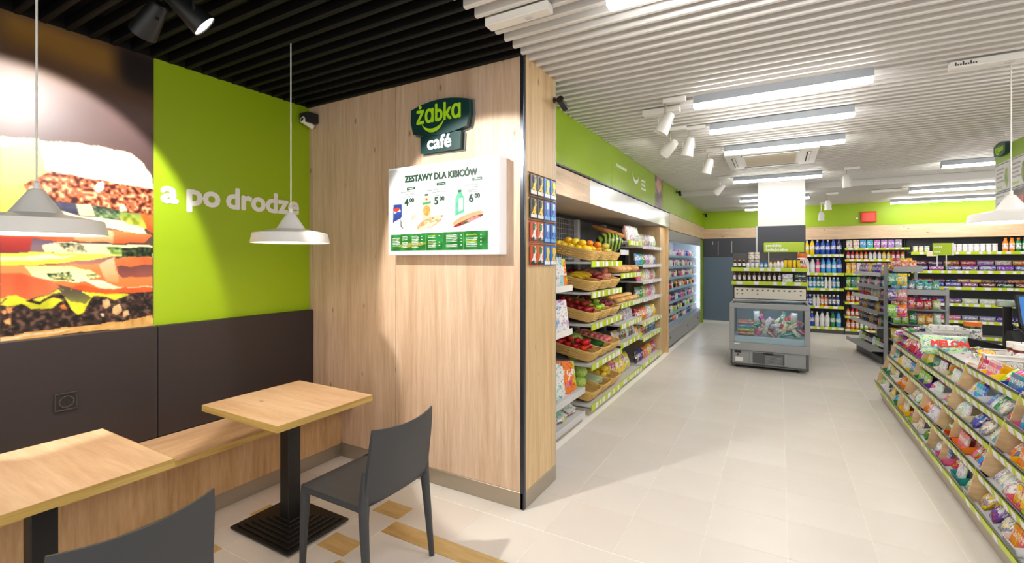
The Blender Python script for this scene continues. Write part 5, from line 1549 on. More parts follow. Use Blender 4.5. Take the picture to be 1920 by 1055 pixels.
# upper shelving of the freezer
zbox('upright_panel', -HW - 0.02, HW - 0.0, 0.90, 0.93, 0.93, 1.66, FREEZER_DARK)
zbox('rear_support', -HW, -HW + 0.04, 0.80, 0.92, 0.0, 1.0, FREEZER_DARK)
zbox('rear_support', HW - 0.06, HW - 0.02, 0.80, 0.92, 0.0, 1.0, FREEZER_DARK)
for k, z in enumerate((1.425, 1.215)):
    shelf_part(fz, -0.515, 0.495, 0.60, 0.30, z, 0.05, LIME, True, seed=70 + k, m=FREEZER_DARK, tag_step=0.2)
ip = zbox('icon_panel', -0.475, 0.47, 0.60, 0.64, 0.955, 1.12, mat('icon_cream', (240, 232, 216), 0.4), 0.008)
ic = MB()
for i in range(13):
    x = -0.435 + i * 0.07
    M_ = Matrix.Translation((x, 0.598, 1.085)) @ Matrix.Rotation(random.uniform(-.6, .6), 4, 'Y')
    ic.box(-0.014, 0.014, -0.001, 0.001, -0.006 - 0.008 * (i % 3 == 1), 0.006, 0, 0, M_).box(-0.004, 0.010, -0.0012, 0.001, 0.0, 0.016, 0, 0, M_)
    if i in (0, 1, 4, 12): ic.box(x - 0.01, x + 0.012, 0.5975, 0.599, 1.02, 1.034)
ic.build('printed_icons', mat('icon_grey', (120, 112, 104), 0.5), ip)
fS = (-0.125, 8.05, 0)
def frow(x0, n, step, me, col, noun, z, where, ly=0.05, scale=1.0):
    for i in range(n):
        o = put(me, noun.split()[-1], f'{col} {noun}, {ORD[i]} of its kind {where}', 'bottle', f'{noun}s over the freezer', (0, 0, 0), col=PAL[col])
        o.matrix_world = Matrix.Translation(W_(fS, x0 + step * i, ly, z)) @ Matrix.Scale(scale, 4)
SB1 = bottle(0.125, 0.026, 10, 1, mat('cap_orange2', (240, 150, 20), 0.4))
SB2 = bottle(0.095, 0.024, 10, 1, mat('cap_blue2', (30, 90, 200), 0.4))
SB3 = bottle(0.12, 0.023, 10, 1, mat('cap_red2', (210, 30, 70), 0.4))
SB4 = bottle(0.095, 0.024, 10, 1, mat('cap_yellow', (246, 196, 30), 0.4))
z = 1.426
frow(-0.47, 3, 0.062, SB1, 'black', 'small drink bottle', z, 'on the upper freezer shelf')
frow(-0.29, 3, 0.062, SB2, 'white', 'small yogurt bottle', z, 'on the upper freezer shelf')
frow(-0.105, 2, 0.06, SB2, 'sky blue', 'small capped bottle', z, 'on the upper freezer shelf')
frow(0.02, 2, 0.055, SB4, 'cream', 'yellow-capped bottle', z, 'on the upper freezer shelf')
frow(0.12, 2, 0.05, SB3, 'white', 'red-capped bottle', z, 'on the upper freezer shelf')
CAN = MB().lathe([(0.02, 0), (0.024, 0.01), (0.024, 0.12), (0.019, 0.132), (0.019, 0.135)], 10, [0, 1, 0, 0]).mesh('drink_can', [BOTTLE, mat('can_yellow', (244, 206, 30), 0.35)], 40)
frow(0.215, 4, 0.056, CAN, 'black', 'slim yellow can', z, 'on the upper freezer shelf')
tb = put(TUB, 'protein_tub', 'big orange tub at the drinks end of the upper freezer shelf', 'tub', None, W_(fS, 0.425, 0.10, z), col=(240, 116, 30), scale=(0.92, 0.92, 1.0))
text('XL1', 0.05, mat('tub_letters', (50, 14, 10), 0.4), tb, (0, -0.072, 0.09), (PI / 2, 0, 0), width=0.085, fat=0.003)
for i in range(4):
    put(JAR, 'storage_jar', f'white-lidded jar of pale snacks, {["lower", "upper"][i // 2]} row and {["outer", "inner"][i % 2]} one of four', 'jar', 'jars piled over the freezer', W_(fS, -0.25 + 0.08 * (i % 2), 0.20, z + 0.122 * (i // 2)), col=(206, 176, 130))
frow(-0.475, 10, 0.068, DARKBOT, 'brown', 'dark syrup bottle', 1.216, 'on the lower freezer shelf', scale=0.78)
for i, (x, c_) in enumerate(((0.24, 'white'), (0.40, 'navy'))):
    for j in range(2):
        put(carton(0.13, 0.09, 0.06), 'multipack', f'{c_} multipack box, {["lower", "upper"][j]} of two at the drinks end over the freezer', 'carton', 'multipacks over the freezer', W_(fS, x, 0.07, 1.216 + 0.062 * j), col=PAL[c_])
sp = thing('aisle_sign', 'lime two-line sign on white posts above the freezer shelves', 'sign', W_(fS, 0.19, 0.27, 1.425))
MB().box(-0.27, 0.27, -0.008, 0.008, 0.24, 0.395, 0, 0.006).build('panel', mat('sign_lime', (176, 204, 24), 0.35), sp)
for x in (-0.2, 0.2): MB().tube([(x, 0, 0.001), (x, 0, 0.245)], 0.008, 8).build('post', PLASTIC_W, sp)
text('produkty', 0.058, WHITE_TXT, sp, (-0.24, -0.0095, 0.347), (PI / 2, 0, 0), fat=0.002, align='LEFT')
text('funkcjonalne', 0.058, WHITE_TXT, sp, (-0.24, -0.0095, 0.283), (PI / 2, 0, 0), fat=0.002, align='LEFT')

# ------------------------------------------------------------------ drinks bays along the back wall
fW = (0.46, 11.88, 0)
WZ = [1.66, 1.27, 0.945, 0.57, 0.13]
shelf_unit('dark shelving bay full of bottled water on the back wall beside the column', fW, 0.72, 0.46, [(z, 0.0, 0.05) for z in WZ], 1.98, base_m=FREEZER_DARK, up_m=GRAPHITE, seed=5, kick=0.08)
wl = ['top', 'second', 'third', 'fourth', 'bottom']
wc = [['blue', 'blue', 'navy', 'yellow'], ['white', 'pink', 'sky blue', 'blue'], ['teal', 'white', 'sky blue'], ['blue', 'white', 'orange', 'navy'], ['white', 'green', 'sky blue', 'blue']]
for k, z in enumerate(WZ):
    ms = [(WATER[0], 0.086), (WATER[1], 0.094)] if k in (0, 1, 4) else [(WATER[2], 0.066)]
    for d in (0.07, 0.17):
        row(fW, 0.03, 0.71, d, z + 0.001, ms, wc[k], 'bottle', 'bottle', f'in the {"front" if d < .1 else "rear"} line of the {wl[k]} water shelf from the column', 'bottles in the water bay', gap=0.004, name='water_bottle')
fJ = (1.195, 11.88, 0)
JZ = [1.79, 1.555, 1.27, 0.97, 0.67, 0.38, 0.11]
shelf_unit('dark shelving bay of juices and cartons next to the bottled water', fJ, 1.05, 0.46, [(z, 0.0, 0.04) for z in JZ], 1.98, base_m=FREEZER_DARK, up_m=GRAPHITE, seed=6, kick=0.08)
jl = ['top', 'second', 'third', 'fourth', 'fifth', 'sixth', 'bottom']
jc = [['lilac', 'grey', 'cream', 'sky blue'], ['red', 'orange', 'white', 'yellow'], ['orange', 'yellow', 'white'], ['lime', 'orange', 'green'], ['orange', 'red', 'yellow'], ['yellow', 'orange', 'red'], ['orange', 'lime', 'red']]
for k, z in enumerate(JZ):
    ms = [(carton(0.10, 0.06, 0.17), 0.11)] if k == 0 else [(JUICE[2], 0.07)] if k in (1, 5) else [(JUICE[1], 0.08)] if k in (2, 3) else [(JUICE[0], 0.072)]
    row(fJ, 0.03, 1.03, 0.08, z + 0.001, ms, jc[k], 'juice', 'drink', f'on the {jl[k]} juice shelf from the water bay', 'drinks in the juice bay', gap=0.004, name='juice_pack')
# ------------------------------------------------------------------ sweets shelving to the far side
fK = (2.26, 11.88, 0)
KZ = [1.70, 1.34, 1.03, 0.72, 0.40, 0.11]
shelf_unit('long dark wall shelving of chocolate and biscuits behind the checkout', fK, 2.20, 0.46, [(z, 0.0, 0.05) for z in KZ], 1.98, base_m=FREEZER_DARK, up_m=GRAPHITE, seed=7, kick=0.08)
kl = ['top', 'second', 'third', 'fourth', 'fifth', 'bottom']
TIN = [(JAR, 0.082)]
row(fK, 0.04, 0.32, 0.08, KZ[0] + 0.001, TIN, ['yellow', 'lime'], 'jar', 'jar', 'on the top sweets shelf from the juice bay', 'jars on the top sweets shelf')
for i in range(11):
    put(JAR, 'coffee_jar', f'white and lilac jar on the top sweets shelf, {ORD[i]} from the juice bay', 'jar', 'white jars on the top sweets shelf', W_(fK, 0.40 + 0.082 * i, 0.08, KZ[0] + 0.001), col=(226, 206, 226), scale=(1, 1, 1.25))
for i in range(9):
    c_ = ['orange', 'orange', 'green', 'green', 'green', 'lime', 'lime', 'lime', 'sky blue'][i]
    put(JUICE[0], 'drink_bottle', f'{c_} bottle on the top sweets shelf, {ORD[i]} after the white jars', 'bottle', 'bottles on the top sweets shelf', W_(fK, 1.36 + 0.086 * i, 0.08, KZ[0] + 0.001), col=PAL[c_], scale=(1.15, 1.15, 1.15))
CHO = [(FLATBAG, 0.23)]
row(fK, 0.04, 2.18, 0.06, KZ[1] + 0.001, CHO, ['violet', 'violet', 'blue', 'violet'], 'sweets bag', 'packet', 'in the front line of the second sweets shelf', 'bags on the sweets shelving', gap=0.01)
row(fK, 0.04, 2.18, 0.16, KZ[1] + 0.10, CHO, ['orange', 'brown', 'red', 'lilac', 'cream'], 'biscuit bag', 'packet', 'on the raised line of the second sweets shelf', 'bags on the sweets shelving', gap=0.01)
row(fK, 0.04, 2.18, 0.06, KZ[2] + 0.001, CHO, ['black', 'lilac', 'blue', 'violet'], 'chocolate bag', 'packet', 'in the front line of the third sweets shelf', 'bags on the sweets shelving', gap=0.01)
row(fK, 0.04, 2.18, 0.16, KZ[2] + 0.09, [(BOXES[2], 0.16)], ['red', 'black', 'yellow', 'brown'], 'biscuit box', 'carton', 'on the raised line of the third sweets shelf', 'boxes on the sweets shelving', gap=0.01)
row(fK, 0.04, 2.18, 0.06, KZ[3] + 0.001, CHO, ['blue', 'blue', 'violet', 'white'], 'wafer bag', 'packet', 'on the fourth sweets shelf from the juice bay', 'bags on the sweets shelving', gap=0.01)
row(fK, 0.04, 2.18, 0.06, KZ[4] + 0.001, CHO, ['violet', 'pink', 'lilac'], 'candy bag', 'packet', 'on the fifth sweets shelf from the juice bay', 'bags on the sweets shelving', gap=0.01)
jsg = thing('aisle_sign', 'small lime sign on a white stand over the sweets stand', 'sign', (2.07, 9.05, 1.455))
MB().box(-0.10, 0.11, -0.006, 0.006, 0.16, 0.34, 0, 0.004).build('panel', mat('sign_lime', (176, 204, 24), 0.35), jsg)
MB().box(0.11, 0.135, -0.006, 0.03, 0.16, 0.34, 0, 0.002).build('side_panel', WHITE, jsg)
for x in (-0.05, 0.05): MB().box(x - 0.006, x + 0.006, -0.004, 0.004, 0.0, 0.165).build('post', PLASTIC_W, jsg)
for z, w in ((0.285, 0.09), (0.21, 0.07)):
    b = MB(); x = -0.085
    while x < -0.085 + w: b.box(x, x + 0.012, -0.0075, -0.0055, z - 0.009, z + 0.009); x += 0.018
    b.build('printed_word', WHITE_TXT, jsg)
psg = tag(MB().box(-0.07, 0.07, -0.004, 0.004, 0, 0.1, 0, 0.002).build('price_card', mat('card_cream', (240, 226, 196), 0.5), loc=(2.56, 11.85, 1.62)), 'small cream price card fixed on the top sweets shelf edge', 'card')

# ------------------------------------------------------------------ sweets stand
sa = math.atan2(-1.28, 0.175)
fL = (1.175, 10.0, sa)            # aisle side of the stand, local x runs from the back wall toward the checkout
fR = (1.36, 8.62, math.radians(3))   # end of the stand facing the checkout
st = thing('sweets_stand', 'grey stepped metal stand of sweets and snacks between the freezer and the checkout', 'display stand', (1.345, 8.72, 0))
ML = Matrix.Translation((fL[0] - 1.345, fL[1] - 8.72, 0)) @ Matrix.Rotation(fL[2], 4, 'Z')
MR = Matrix.Translation((fR[0] - 1.345, fR[1] - 8.72, 0)) @ Matrix.Rotation(fR[2], 4, 'Z')
SHL = [1.33, 1.14, 0.965, 0.76, 0.545, 0.20]
def zb(n, M_, x0, x1, y0, y1, z0, z1, m=GREY_METAL, bev=0.003, par=None):
    return MB().box(x0, x1, y0, y1, z0, z1, 0, bev, M_).build(n, m, par or st)
zb('upright', ML, 1.27, 1.315, 0.0, 0.045, 0.0, 1.48)
zb('upright', ML, 0.0, 0.04, 0.28, 0.32, 0.0, 1.40)
zb('upright', MR, 0.36, 0.40, 0.16, 0.20, 1.0, 1.47)
zb('upright', MR, 0.655, 0.695, -0.02, 0.02, 0.0, 1.16)
zb('back_panel', ML, 0.04, 1.24, 0.29, 0.31, 0.05, 1.38, FREEZER_DARK)
zb('base', ML, 0.06, 1.24, -0.02, 0.28, 0.0, 0.10, FREEZER_DARK)
for k, z in enumerate(SHL):
    fy = -0.03 - 0.012 * k - (0.05 if k == 5 else 0)
    s = zb('shelf', ML, 0.0, 1.265, fy, 0.28, z - 0.018, z)
    zb('lip', ML, 0.0, 1.265, fy - 0.013, fy - 0.001, z - 0.03, z + 0.03, GREY_METAL if k % 2 else SHELF_GREY, 0.003, s)
sn = ['top', 'second', 'third', 'fourth', 'fifth', 'bottom']
sc_ = [['violet', 'violet', 'lilac', 'yellow'], ['navy', 'white', 'pink'], ['red', 'red', 'cream'], ['navy', 'orange', 'yellow', 'black'], ['navy', 'black', 'yellow'], ['black', 'white', 'lime', 'brown']]
for k, z in enumerate(SHL):
    for d in ((0.04, 0.14) if k in (0, 3) else (0.04,)):
        row(fL, 0.02, 1.25, d, z + 0.001, [(BAGS[2], 0.09)] if k not in (2, 5) else [(BIGBAG, 0.2)] if k == 2 else [(DARKBOT, 0.07)], sc_[k], 'sweets bag' if k != 5 else 'bottle', 'packet' if k != 5 else 'bottle',
            f'{"outer" if d < .1 else "inner"} line, {sn[k]} aisle-side shelf of the sweets stand', 'sweets on the aisle side of the stand', tilt=0.1, yaw=0.2, gap=0.004, scale=0.72 if k not in (5, 0) else 0.8)
SHR = [1.41, 1.09, 0.855, 0.64, 0.40, 0.15]
for k, z in enumerate(SHR):
    w = 0.38 if k == 0 else 0.65
    s = zb('shelf', MR, 0.05, w, -0.14, 0.16, z - 0.015, z)
    zb('lip', MR, 0.05, w, -0.155, -0.142, z - 0.03, z + 0.045, GLASS if k in (2, 3) else GREY_METAL, 0.003, s)
rc = [['yellow', 'green', 'red', 'orange'], ['teal', 'green', 'yellow', 'sky blue'], ['red', 'cream', 'tan', 'orange'], ['yellow', 'white', 'lime', 'green'], ['pink', 'crimson', 'yellow'], ['white', 'lilac', 'cream']]
for k, z in enumerate(SHR):
    w = 0.36 if k == 0 else 0.64
    for d in (-0.10, 0.02):
        row(fR, 0.06, w, d, z + 0.001, [(BAGS[0], 0.10), (BAGS[2], 0.09)], rc[k], 'snack bag', 'packet', f'{"outer" if d < 0 else "inner"} line, {sn[k]} checkout-side shelf of the sweets stand', 'sweets on the checkout side of the stand', tilt=0.15, yaw=0.15, gap=0.002, scale=0.9)
for k in range(3):
    for j in range(2):
        c_ = ['teal', 'yellow', 'violet', 'pink', 'lime', 'orange'][k * 2 + j]
        o = put(BAGS[1], 'hanging_bag', f'{c_} bag hanging on the corner post of the sweets stand, {["upper", "middle", "lower"][k]} {["outer", "inner"][j]} one', 'packet', 'bags hanging at the corner of the stand', (1.40 + 0.10 * j, 8.42, 1.19 - 0.22 * k), (0, 0, 0.2 - 0.5 * j), PAL[c_])

# ------------------------------------------------------------------ checkout rack (faces the aisle) and counter
fG = (0.0, 6.56, -PI / 2)          # local x runs toward the camera, local y is the distance from the aisle
GL = 3.70
rk = thing('checkout_rack', 'long five-tier rack of gum and sweets with acrylic lips along the checkout counter', 'display rack', (fG[0], fG[1], 0), fG[2])
TY = [0.95, 1.00, 1.06, 1.12, 1.18]; TZ = [0.21, 0.36, 0.51, 0.66, 0.81]
MB().prism([(1.0, 0.0), (0.955, 0.152), (1.34, 0.152), (1.34, 0.0)], 0, GL, plane='yz').build('kick_plate', KICK, rk)
MB().box(0.012, GL, 1.36, 1.40, 0.10, 0.70, 0, 0.002).build('back_panel', SHELF_GREY, rk)
CUTS = [0.0, 1.03, 2.04, 2.90, GL]
for k in range(5):
    for a, b_ in zip(CUTS[:-1], CUTS[1:]):
        tr_ = MB()
        tr_.prism([(TY[k], TZ[k] - 0.060), (TY[k] + 0.20, TZ[k] - 0.018), (TY[k] + 0.20, TZ[k] - 0.011), (TY[k], TZ[k] - 0.053)], a + 0.006, b_ - 0.006, plane='yz')
        s = tr_.build('tray', SHELF_GREY, rk)
        MB().prism([(TY[k] - 0.012, TZ[k] - 0.060), (TY[k] - 0.004, TZ[k] - 0.062), (TY[k] - 0.012, TZ[k] - 0.020), (TY[k] - 0.020, TZ[k] - 0.018)], a + 0.006, b_ - 0.006, plane='yz').build('price_rail', LIME, s)
        MB().prism([(TY[k] - 0.016, TZ[k] - 0.020), (TY[k] - 0.014, TZ[k] - 0.020), (TY[k] - 0.018, TZ[k]), (TY[k] - 0.020, TZ[k])], a + 0.008, b_ - 0.008, plane='yz').build('acrylic_lip', GLASS, s)
        MB().prism([(TY[k] - 0.020, TZ[k]), (TY[k] - 0.016, TZ[k]), (TY[k] - 0.016, TZ[k] + 0.004), (TY[k] - 0.020, TZ[k] + 0.004)], a + 0.008, b_ - 0.008, plane='yz').build('lip_edge', mat('lip_edge', (96, 96, 130), 0.3), s)
        tg = MB(); x = a + 0.05
        while x < b_ - 0.07:
            w = random.choice((0.05, 0.07)) if k else 0.05; tg.prism([(TY[k] - 0.0140, TZ[k] - 0.059), (TY[k] - 0.0125, TZ[k] - 0.059), (TY[k] - 0.0206, TZ[k] - 0.020), (TY[k] - 0.0222, TZ[k] - 0.020)], x, x + w, plane='yz'); x += w + (random.uniform(0.035, 0.055) if k else random.uniform(0.10, 0.3))
        tg.build('price_tags', TAG, s)['kind'] = 'stuff'
for ci, x in enumerate(CUTS[:-1] + [2.33, 1.55]):
    for k in range(5):
        if ci >= 4 and k > 1: continue
        if k < 4: poly = [(TY[k] - 0.008, TZ[k] - 0.055), (TY[k + 1] - 0.012, TZ[k + 1] + 0.0), (TY[k + 1] + 0.06, TZ[k + 1] - 0.06), (TY[k] + 0.20, TZ[k] - 0.012), (TY[k] + 0.20, TZ[k] - 0.06)]
        else: poly = [(TY[k] - 0.008, TZ[k] - 0.055), (TY[k] - 0.004, TZ[k] + 0.01), (1.21, 0.815), (1.26, 0.775), (1.32, 0.728), (1.39, 0.70), (1.39, 0.66), (1.3, 0.66)]
        MB().prism(poly, x - 0.005, x + 0.005, plane='yz').build('divider', PLY, rk)

GUM = MB().box(-0.018, 0.018, -0.007, 0.007, 0, 0.098, 0, 0.002).mesh('gum_pack', CARTON)
TRAYC = {}
def display_carton(w, d, h):
    key = (w, d, h)
    if key not in TRAYC:
        b = MB(); t = 0.003
        b.box(-w / 2, w / 2, -d / 2, d / 2, 0, t).box(-w / 2, w / 2, -d / 2, -d / 2 + t, 0, h * .55).box(-w / 2, w / 2, d / 2 - t, d / 2, 0, h * 1.25).box(-w / 2, -w / 2 + t, -d / 2, d / 2, 0, h * .7).box(w / 2 - t, w / 2, -d / 2, d / 2, 0, h * .7)
        TRAYC[key] = b.mesh('display_carton', PAINTED)
    return TRAYC[key]
SWEETC = ['blue', 'yellow', 'red', 'lime', 'white', 'orange', 'sky blue', 'green', 'violet', 'pink', 'cream', 'teal', 'white', 'white', 'white', 'yellow', 'cream']
tiern = ['lowest', 'second', 'middle', 'fourth', 'upper']
for k in range(5):
    slot = 0
    for a, b_ in zip(CUTS[:-1], CUTS[1:]):
        x = a + 0.02
        while x < b_ - 0.15 and slot < 30:
            if k == 4 and x < 2.0: break
            kind = random.choice('CCCPPB') if k < 4 else random.choice('CCB')
            cn_ = SWEETC[random.randrange(len(SWEETC))]
            wh = f'in the {ORD[slot]} slot of the {tiern[k]} checkout tier'
            base = Matrix.Translation(W_(fG, 0, 0, 0)) @ Matrix.Rotation(fG[2], 4, 'Z')
            slope = Matrix.Rotation(0.21, 4, 'X')
            if kind == 'C':
                w = random.choice((0.15, 0.17, 0.19)); w = min(w, b_ - x - 0.02)
                M_ = base @ Matrix.Translation((x + w / 2, TY[k] + 0.075, TZ[k] - 0.035)) @ slope
                c = put(display_carton(round(w, 2), 0.12, 0.06), 'display_carton', f'{cn_} open carton {wh}', 'carton', 'open cartons on the checkout rack', (0, 0, 0), col=PAL[cn_])
                c.matrix_world = M_
                n = int((w - 0.01) / 0.039)
                c2 = SWEETC[random.randrange(len(SWEETC))]
                for i in range(n):
                    for j in range(2 if k == 1 or (k == 0 and x > 2.0) else 1):
                        o = put(GUM, 'gum_pack', f'{c2} small pack, {ORD[i]} in {["front", "rear"][j]} line of the {ORD[slot]} slot, {tiern[k]} checkout tier', 'packet', f'small packs {wh}', (0, 0, 0), col=PAL[c2])
                        o.matrix_world = M_ @ Matrix.Translation((-w / 2 + 0.024 + i * 0.039, -0.035 + 0.055 * j, 0.004)) @ Matrix.Rotation(-0.45, 4, 'X')
            elif kind == 'P':
                w = 0.13
                for j in range(3):
                    o = put(BAGS[j % 3], 'sweets_bag', f'{cn_} sweets bag {wh}, {ORD[j]} from lip', 'packet', f'sweets bags {wh}', (0, 0, 0), col=PAL[cn_])
                    o.matrix_world = base @ Matrix.Translation((x + w / 2 + random.uniform(-.01, .01), TY[k] + 0.035 + 0.05 * j, TZ[k] - 0.044 + 0.011 * j)) @ Matrix.Rotation(random.uniform(-.12, .12), 4, 'Z') @ Matrix.Rotation(-0.75, 4, 'X') @ Matrix.Scale(0.92, 4)
            else:
                w = 0.15
                for j in range(3):
                    c3 = SWEETC[random.randrange(len(SWEETC))]
                    o = put(BAR, 'chocolate_bar', f'{c3} bar {wh}, {ORD[j]} from far end', 'packet', f'bars {wh}', (0, 0, 0), col=PAL[c3])
                    o.matrix_world = base @ Matrix.Translation((x + 0.028 + 0.05 * j, TY[k] + 0.05, TZ[k] - 0.04)) @ Matrix.Rotation(-0.7, 4, 'X') @ Matrix.Scale(0.95, 4)
            x += w + 0.012; slot += 1

# things standing out in the top tier
base = Matrix.Rotation(fG[2], 4, 'Z'); base.translation = (fG[0], fG[1], 0)
for i in range(5):
    o = put(BIGBAG, 'sweets_bag', f'large glossy red sweets bag on the middle tiers, {ORD[i]} from the stand', 'packet', 'large red bags on the checkout rack', (0, 0, 0), col=(190, 20, 40))
    o.matrix_world = base @ Matrix.Translation((0.42 + 0.12 * i, 1.12 + 0.03 * (i % 2), 0.60 + 0.02 * (i % 3))) @ Matrix.Rotation(random.uniform(-.3, .3), 4, 'Z') @ Matrix.Rotation(-0.6, 4, 'X') @ Matrix.Scale(0.85, 4)
mlb = thing('melon_sweets_bag', 'big pale green sweets bag with red lettering across the upper tier', 'packet', (1.225, 5.22, 0.75))
mlb.rotation_euler = (0, 0, 0.12)
mp_ = bpy.data.objects.new('bag', pouch(0.34, 0.17, 0.08, n=9, seed=44)); COL.objects.link(mp_); mp_.parent = mlb; mp_.color = rgb(190, 224, 176); mp_.rotation_euler = (-0.45, 0, 0)
text('MELON', 0.075, RED, mlb, (0.02, -0.005, 0.095), (PI / 2 - 0.45, 0, 0), width=0.24, fat=0.004)
for i in range(3):
    c_ = ['pink', 'crimson', 'orange', 'red'][i]
    o = put(BIGBAG, 'sweets_bag', f'{c_} sweets bag beside the pale green lettered bag, {ORD[i]} from the stand', 'packet', 'bags below the lettered bag', (0, 0, 0), col=PAL[c_])
    o.matrix_world = base @ Matrix.Translation((1.22 + 0.15 * i, 1.20, 0.66)) @ Matrix.Rotation(random.uniform(-.4, .4), 4, 'Z') @ Matrix.Rotation(-0.9, 4, 'X') @ Matrix.Scale(0.8, 4)

counter = thing('checkout_counter', 'pale checkout counter behind the sweets rack with a glass ledge', 'counter', (1.95, 5.2, 0))
MB().box(-0.50, 0.35, -2.3, 1.42, 0.0, 0.655, 0, 0.003).build('body', SHELF_GREY, counter)
MB().box(-0.53, 0.37, -2.3, 1.43, 0.66, 0.69, 0, 0.003).build('worktop', OAK_BAND, counter)
MB().box(-0.68, -0.18, -2.3, 1.43, 0.705, 0.712, 0, 0).build('glass_ledge', GLASS, counter)
for y in (-2.1, -1.2, -0.3, 0.6, 1.35): MB().box(-0.5, -0.46, y - 0.02, y + 0.02, 0.69, 0.705).build('ledge_block', ALU, counter)

def white_basket(loc, w, d, h, label, rz=0.0):
    t = thing('plastic_basket', label, 'basket', loc, rz, 'white plastic baskets on the checkout')
    b = MB(); th = 0.004
    nx, nz = int(w / 0.016), 3
    for (y0, y1) in ((-d / 2, -d / 2 + th), (d / 2 - th, d / 2)):
        cw = w / nx
        z0 = h * 0.22; ch = h * 0.5 / nz
        b.box(-w / 2, w / 2, y0, y1, 0, z0).box(-w / 2, w / 2, y0, y1, z0 + ch * nz, h)
        for j in range(nz + 1): b.box(-w / 2, w / 2, y0, y1, z0 + j * ch - 0.0025, z0 + j * ch + 0.0025)
        for i in range(nx + 1): b.box(-w / 2 + i * cw - 0.003, -w / 2 + i * cw + 0.003, y0, y1, z0, z0 + ch * nz)
    for (x0, x1) in ((-w / 2, -w / 2 + th), (w / 2 - th, w / 2)):
        b.box(x0, x1, -d / 2, d / 2, 0, h * 0.3).box(x0, x1, -d / 2, d / 2, h * 0.7, h)
        n = 8
        for i in range(n + 1): b.box(x0, x1, -d / 2 + i * d / n - 0.004, -d / 2 + i * d / n + 0.004, h * 0.3, h * 0.7)
    b.box(-w / 2, w / 2, -d / 2, d / 2, 0, th)
    o = b.build('basket_body', PLASTIC_W, t); o['kind'] = 'stuff'
    r_ = MB()
    for (x0, x1, y0, y1) in ((-w / 2 - .008, w / 2 + .008, -d / 2 - .008, -d / 2 + .004), (-w / 2 - .008, w / 2 + .008, d / 2 - .004, d / 2 + .008), (-w / 2 - .008, -w / 2 + .004, -d / 2, d / 2), (w / 2 - .004, w / 2 + .008, -d / 2, d / 2)):
        r_.box(x0, x1, y0, y1, h - 0.004, h + 0.008)
    r_.build('rim', PLASTIC_W, t)
    return t
white_basket((1.56, 4.92, 0.7125), 0.44, 0.30, 0.13, 'white perforated basket of jars at the near end of the counter ledge')
white_basket((1.50, 6.40, 0.7125), 0.30, 0.26, 0.13, 'white perforated basket of small packs at the stand end of the counter')
for i in range(6):
    put(JAR, 'sauce_jar', f'brown jar with a white lid in the near counter basket, {ORD[i % 3]} in the {["front", "rear"][i // 3]} line', 'jar', 'brown jars in the near basket', (1.55 + 0.085 * (i % 3), 4.86 + 0.11 * (i // 3), 0.718), (0, 0, 0), (110, 36, 30), (1.05, 1.05, 1.75))
for i in range(4):
    c_ = ['yellow', 'orange', 'brown', 'lime'][i]
    put(BAGS[0], 'snack_pack', f'{c_} small pack beside the brown jars in the near basket, {ORD[i]} of four', 'packet', 'small packs in the near basket', (1.37 + 0.02 * (i % 2), 4.82 + 0.06 * i, 0.72), (-0.3, 0, 0.3 * i), PAL[c_])
for i in range(8):
    c_ = ['brown', 'white', 'cream', 'crimson'][i % 4]
    put(JAR, 'sauce_jar', f'{c_} small jar in the basket near the stand, {ORD[i % 4]} in its {["front", "rear"][i // 4]} line', 'jar', 'small jars in the stand-end basket', (1.40 + 0.062 * (i % 4), 6.36 + 0.09 * (i // 4), 0.718), (0, 0, 0), PAL[c_], (0.72, 0.72, 1.3))
for i in range(7):
    c_ = ['red', 'blue', 'green', 'crimson', 'navy', 'lime', 'white'][i]
    o = put(FLATBAG, 'snack_pack', f'{c_} long packet fanned on the stand end of the rack, {ORD[i]} from the lip', 'packet', 'long packets fanned at the rack end', (0, 0, 0), (0, 0, 0), PAL[c_])
    o.matrix_world = Matrix.Translation((1.22 + 0.045 * i, 6.47 + 0.01 * (i % 2), 0.735 + 0.012 * i)) @ Matrix.Rotation(0.12, 4, 'Z') @ Matrix.Rotation(-1.1, 4, 'X')

# till equipment
mon = thing('till_monitor', 'black till monitor with a blue screen and a white note on the counter', 'monitor', (2.08, 5.95, 0.69))
MB().box(-0.16, 0.16, -0.10, 0.12, 0.0, 0.02, 0, 0.004).build('base', BLACK, mon)
MB().box(-0.03, 0.03, 0.0, 0.05, 0.02, 0.34, 0, 0.004).build('stand_neck', BLACK, mon)
Ms = Matrix.Translation((0.0, -0.02, 0.40)) @ Matrix.Rotation(-0.35, 4, 'X')
MB().box(-0.21, 0.21, -0.018, 0.02, -0.15, 0.15, 0, 0.006, Ms).build('housing', BLACK, mon)
MB().box(-0.19, 0.19, -0.0195, -0.0175, -0.125, 0.13, 0, 0, Ms).build('screen', SCREEN_BLUE, mon)
MB().prism([(-0.13, 0.13), (0.0, 0.135), (0.01, -0.01), (-0.14, 0.04)], -0.0215, -0.0200, 0, Ms).build('paper_note', WHITE, mon)
pd = thing('customer_display', 'slim black customer display pole with a small grey-green screen on the counter', 'display', (1.86, 6.10, 0.69))
MB().box(-0.06, 0.06, -0.06, 0.06, 0.0, 0.015, 0, 0.004).build('base', BLACK, pd)
MB().box(-0.028, 0.028, -0.025, 0.025, 0.015, 0.42, 0, 0.006).build('pole', BLACK, pd)
MB().box(-0.075, 0.075, -0.03, 0.03, 0.42, 0.475, 0, 0.006).build('head', GREY_METAL, pd)
MB().box(-0.062, 0.062, -0.032, -0.029, 0.428, 0.468).build('screen', mat('lcd', (176, 196, 176), 0.3), pd)
cr = thing('receipt_printer', 'bulky black till with cables and receipt slot between display pole and monitor', 'till', (1.88, 5.72, 0.69))
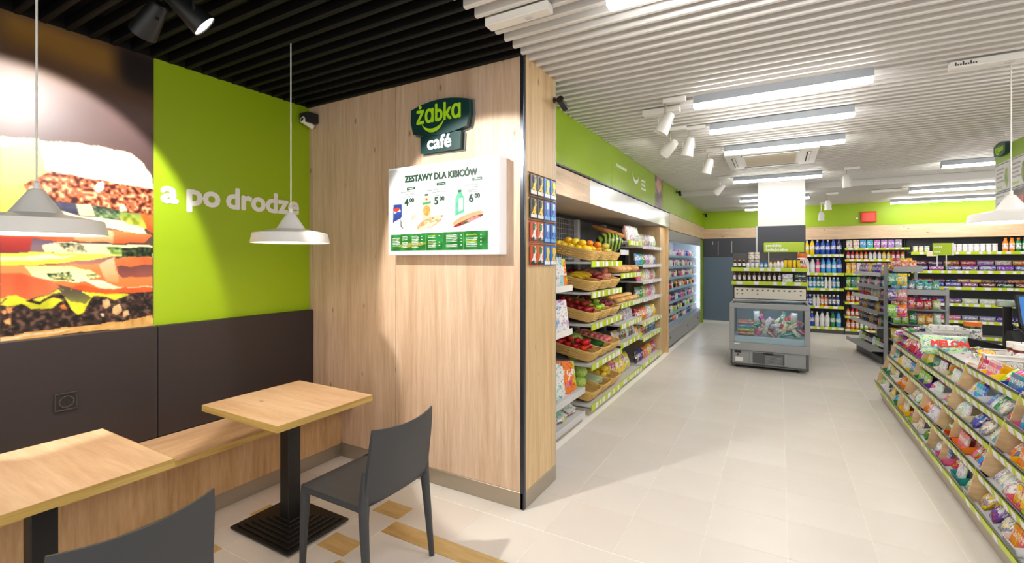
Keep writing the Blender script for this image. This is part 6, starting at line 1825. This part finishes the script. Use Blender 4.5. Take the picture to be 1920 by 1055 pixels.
MB().prism([(-0.12, 0.0), (0.13, 0.0), (0.13, 0.14), (0.08, 0.23), (-0.03, 0.24), (-0.12, 0.10)], -0.12, 0.12, plane='yz').build('housing', BLACK_M, cr)
MB().box(-0.09, 0.09, 0.02, 0.06, 0.232, 0.25, 0, 0.002).build('paper_roll_cover', GLOVE_BLACK, cr)
MB().box(-0.04, 0.04, -0.05, -0.045, 0.19, 0.26).build('receipt', WHITE, cr)
for i in range(5): MB().tube([(-0.10 + 0.05 * i, 0.02, 0.235), (-0.11 + 0.05 * i, -0.02, 0.30 + 0.02 * (i % 2)), (-0.05 + 0.04 * i, -0.08, 0.22), (-0.06 + 0.03 * i, -0.13, 0.03)], 0.006, 6).build('cable', BLACK, cr)
for i in range(6): MB().box(-0.08 + 0.028 * i, -0.062 + 0.028 * i, -0.112, -0.100, 0.06, 0.075, 0, 0.001, Matrix.Rotation(0, 4, 'X')).build('key', GREY_METAL, cr)
for k, (x, y, lab) in enumerate(((1.72, 5.95, 'dark angled payment pad on the counter beside the stand-end basket'), (1.74, 5.33, 'dark angled payment pad on the counter above the near basket'))):
    t = thing('payment_pad', lab, 'payment pad', (x, y, 0.7125), 0.25)
    MB().prism([(-0.13, 0.0), (0.13, 0.0), (0.13, 0.035), (-0.13, 0.095)], -0.11, 0.11, plane='xz').build('wedge_body', BLACK_M, t)
    MB().prism([(-0.125, 0.096), (0.10, 0.044), (0.10, 0.047), (-0.125, 0.099)], -0.10, 0.10, plane='xz').build('top_mat', mat('pad_slate', (66, 76, 96), 0.25), t)
wt = thing('paper_tray', 'grey and white card tray between the payment pads and the monitor', 'tray', (1.98, 5.42, 0.6925))
MB().box(-0.14, 0.14, -0.10, 0.10, 0.0, 0.06, 0, 0.004).build('body', GREY_METAL, wt)
MB().box(-0.145, 0.145, -0.105, 0.105, 0.06, 0.075, 0, 0.003).build('lid', WHITE, wt)
MB().box(-0.07, 0.07, -0.108, -0.10, 0.02, 0.045).build('slot', BLACK, wt)
gb = put(TUB, 'candy_tub', 'dark green tub standing beside the display pole at the counter', 'tub', None, (1.74, 6.55, 0.6915), col=(20, 70, 44))
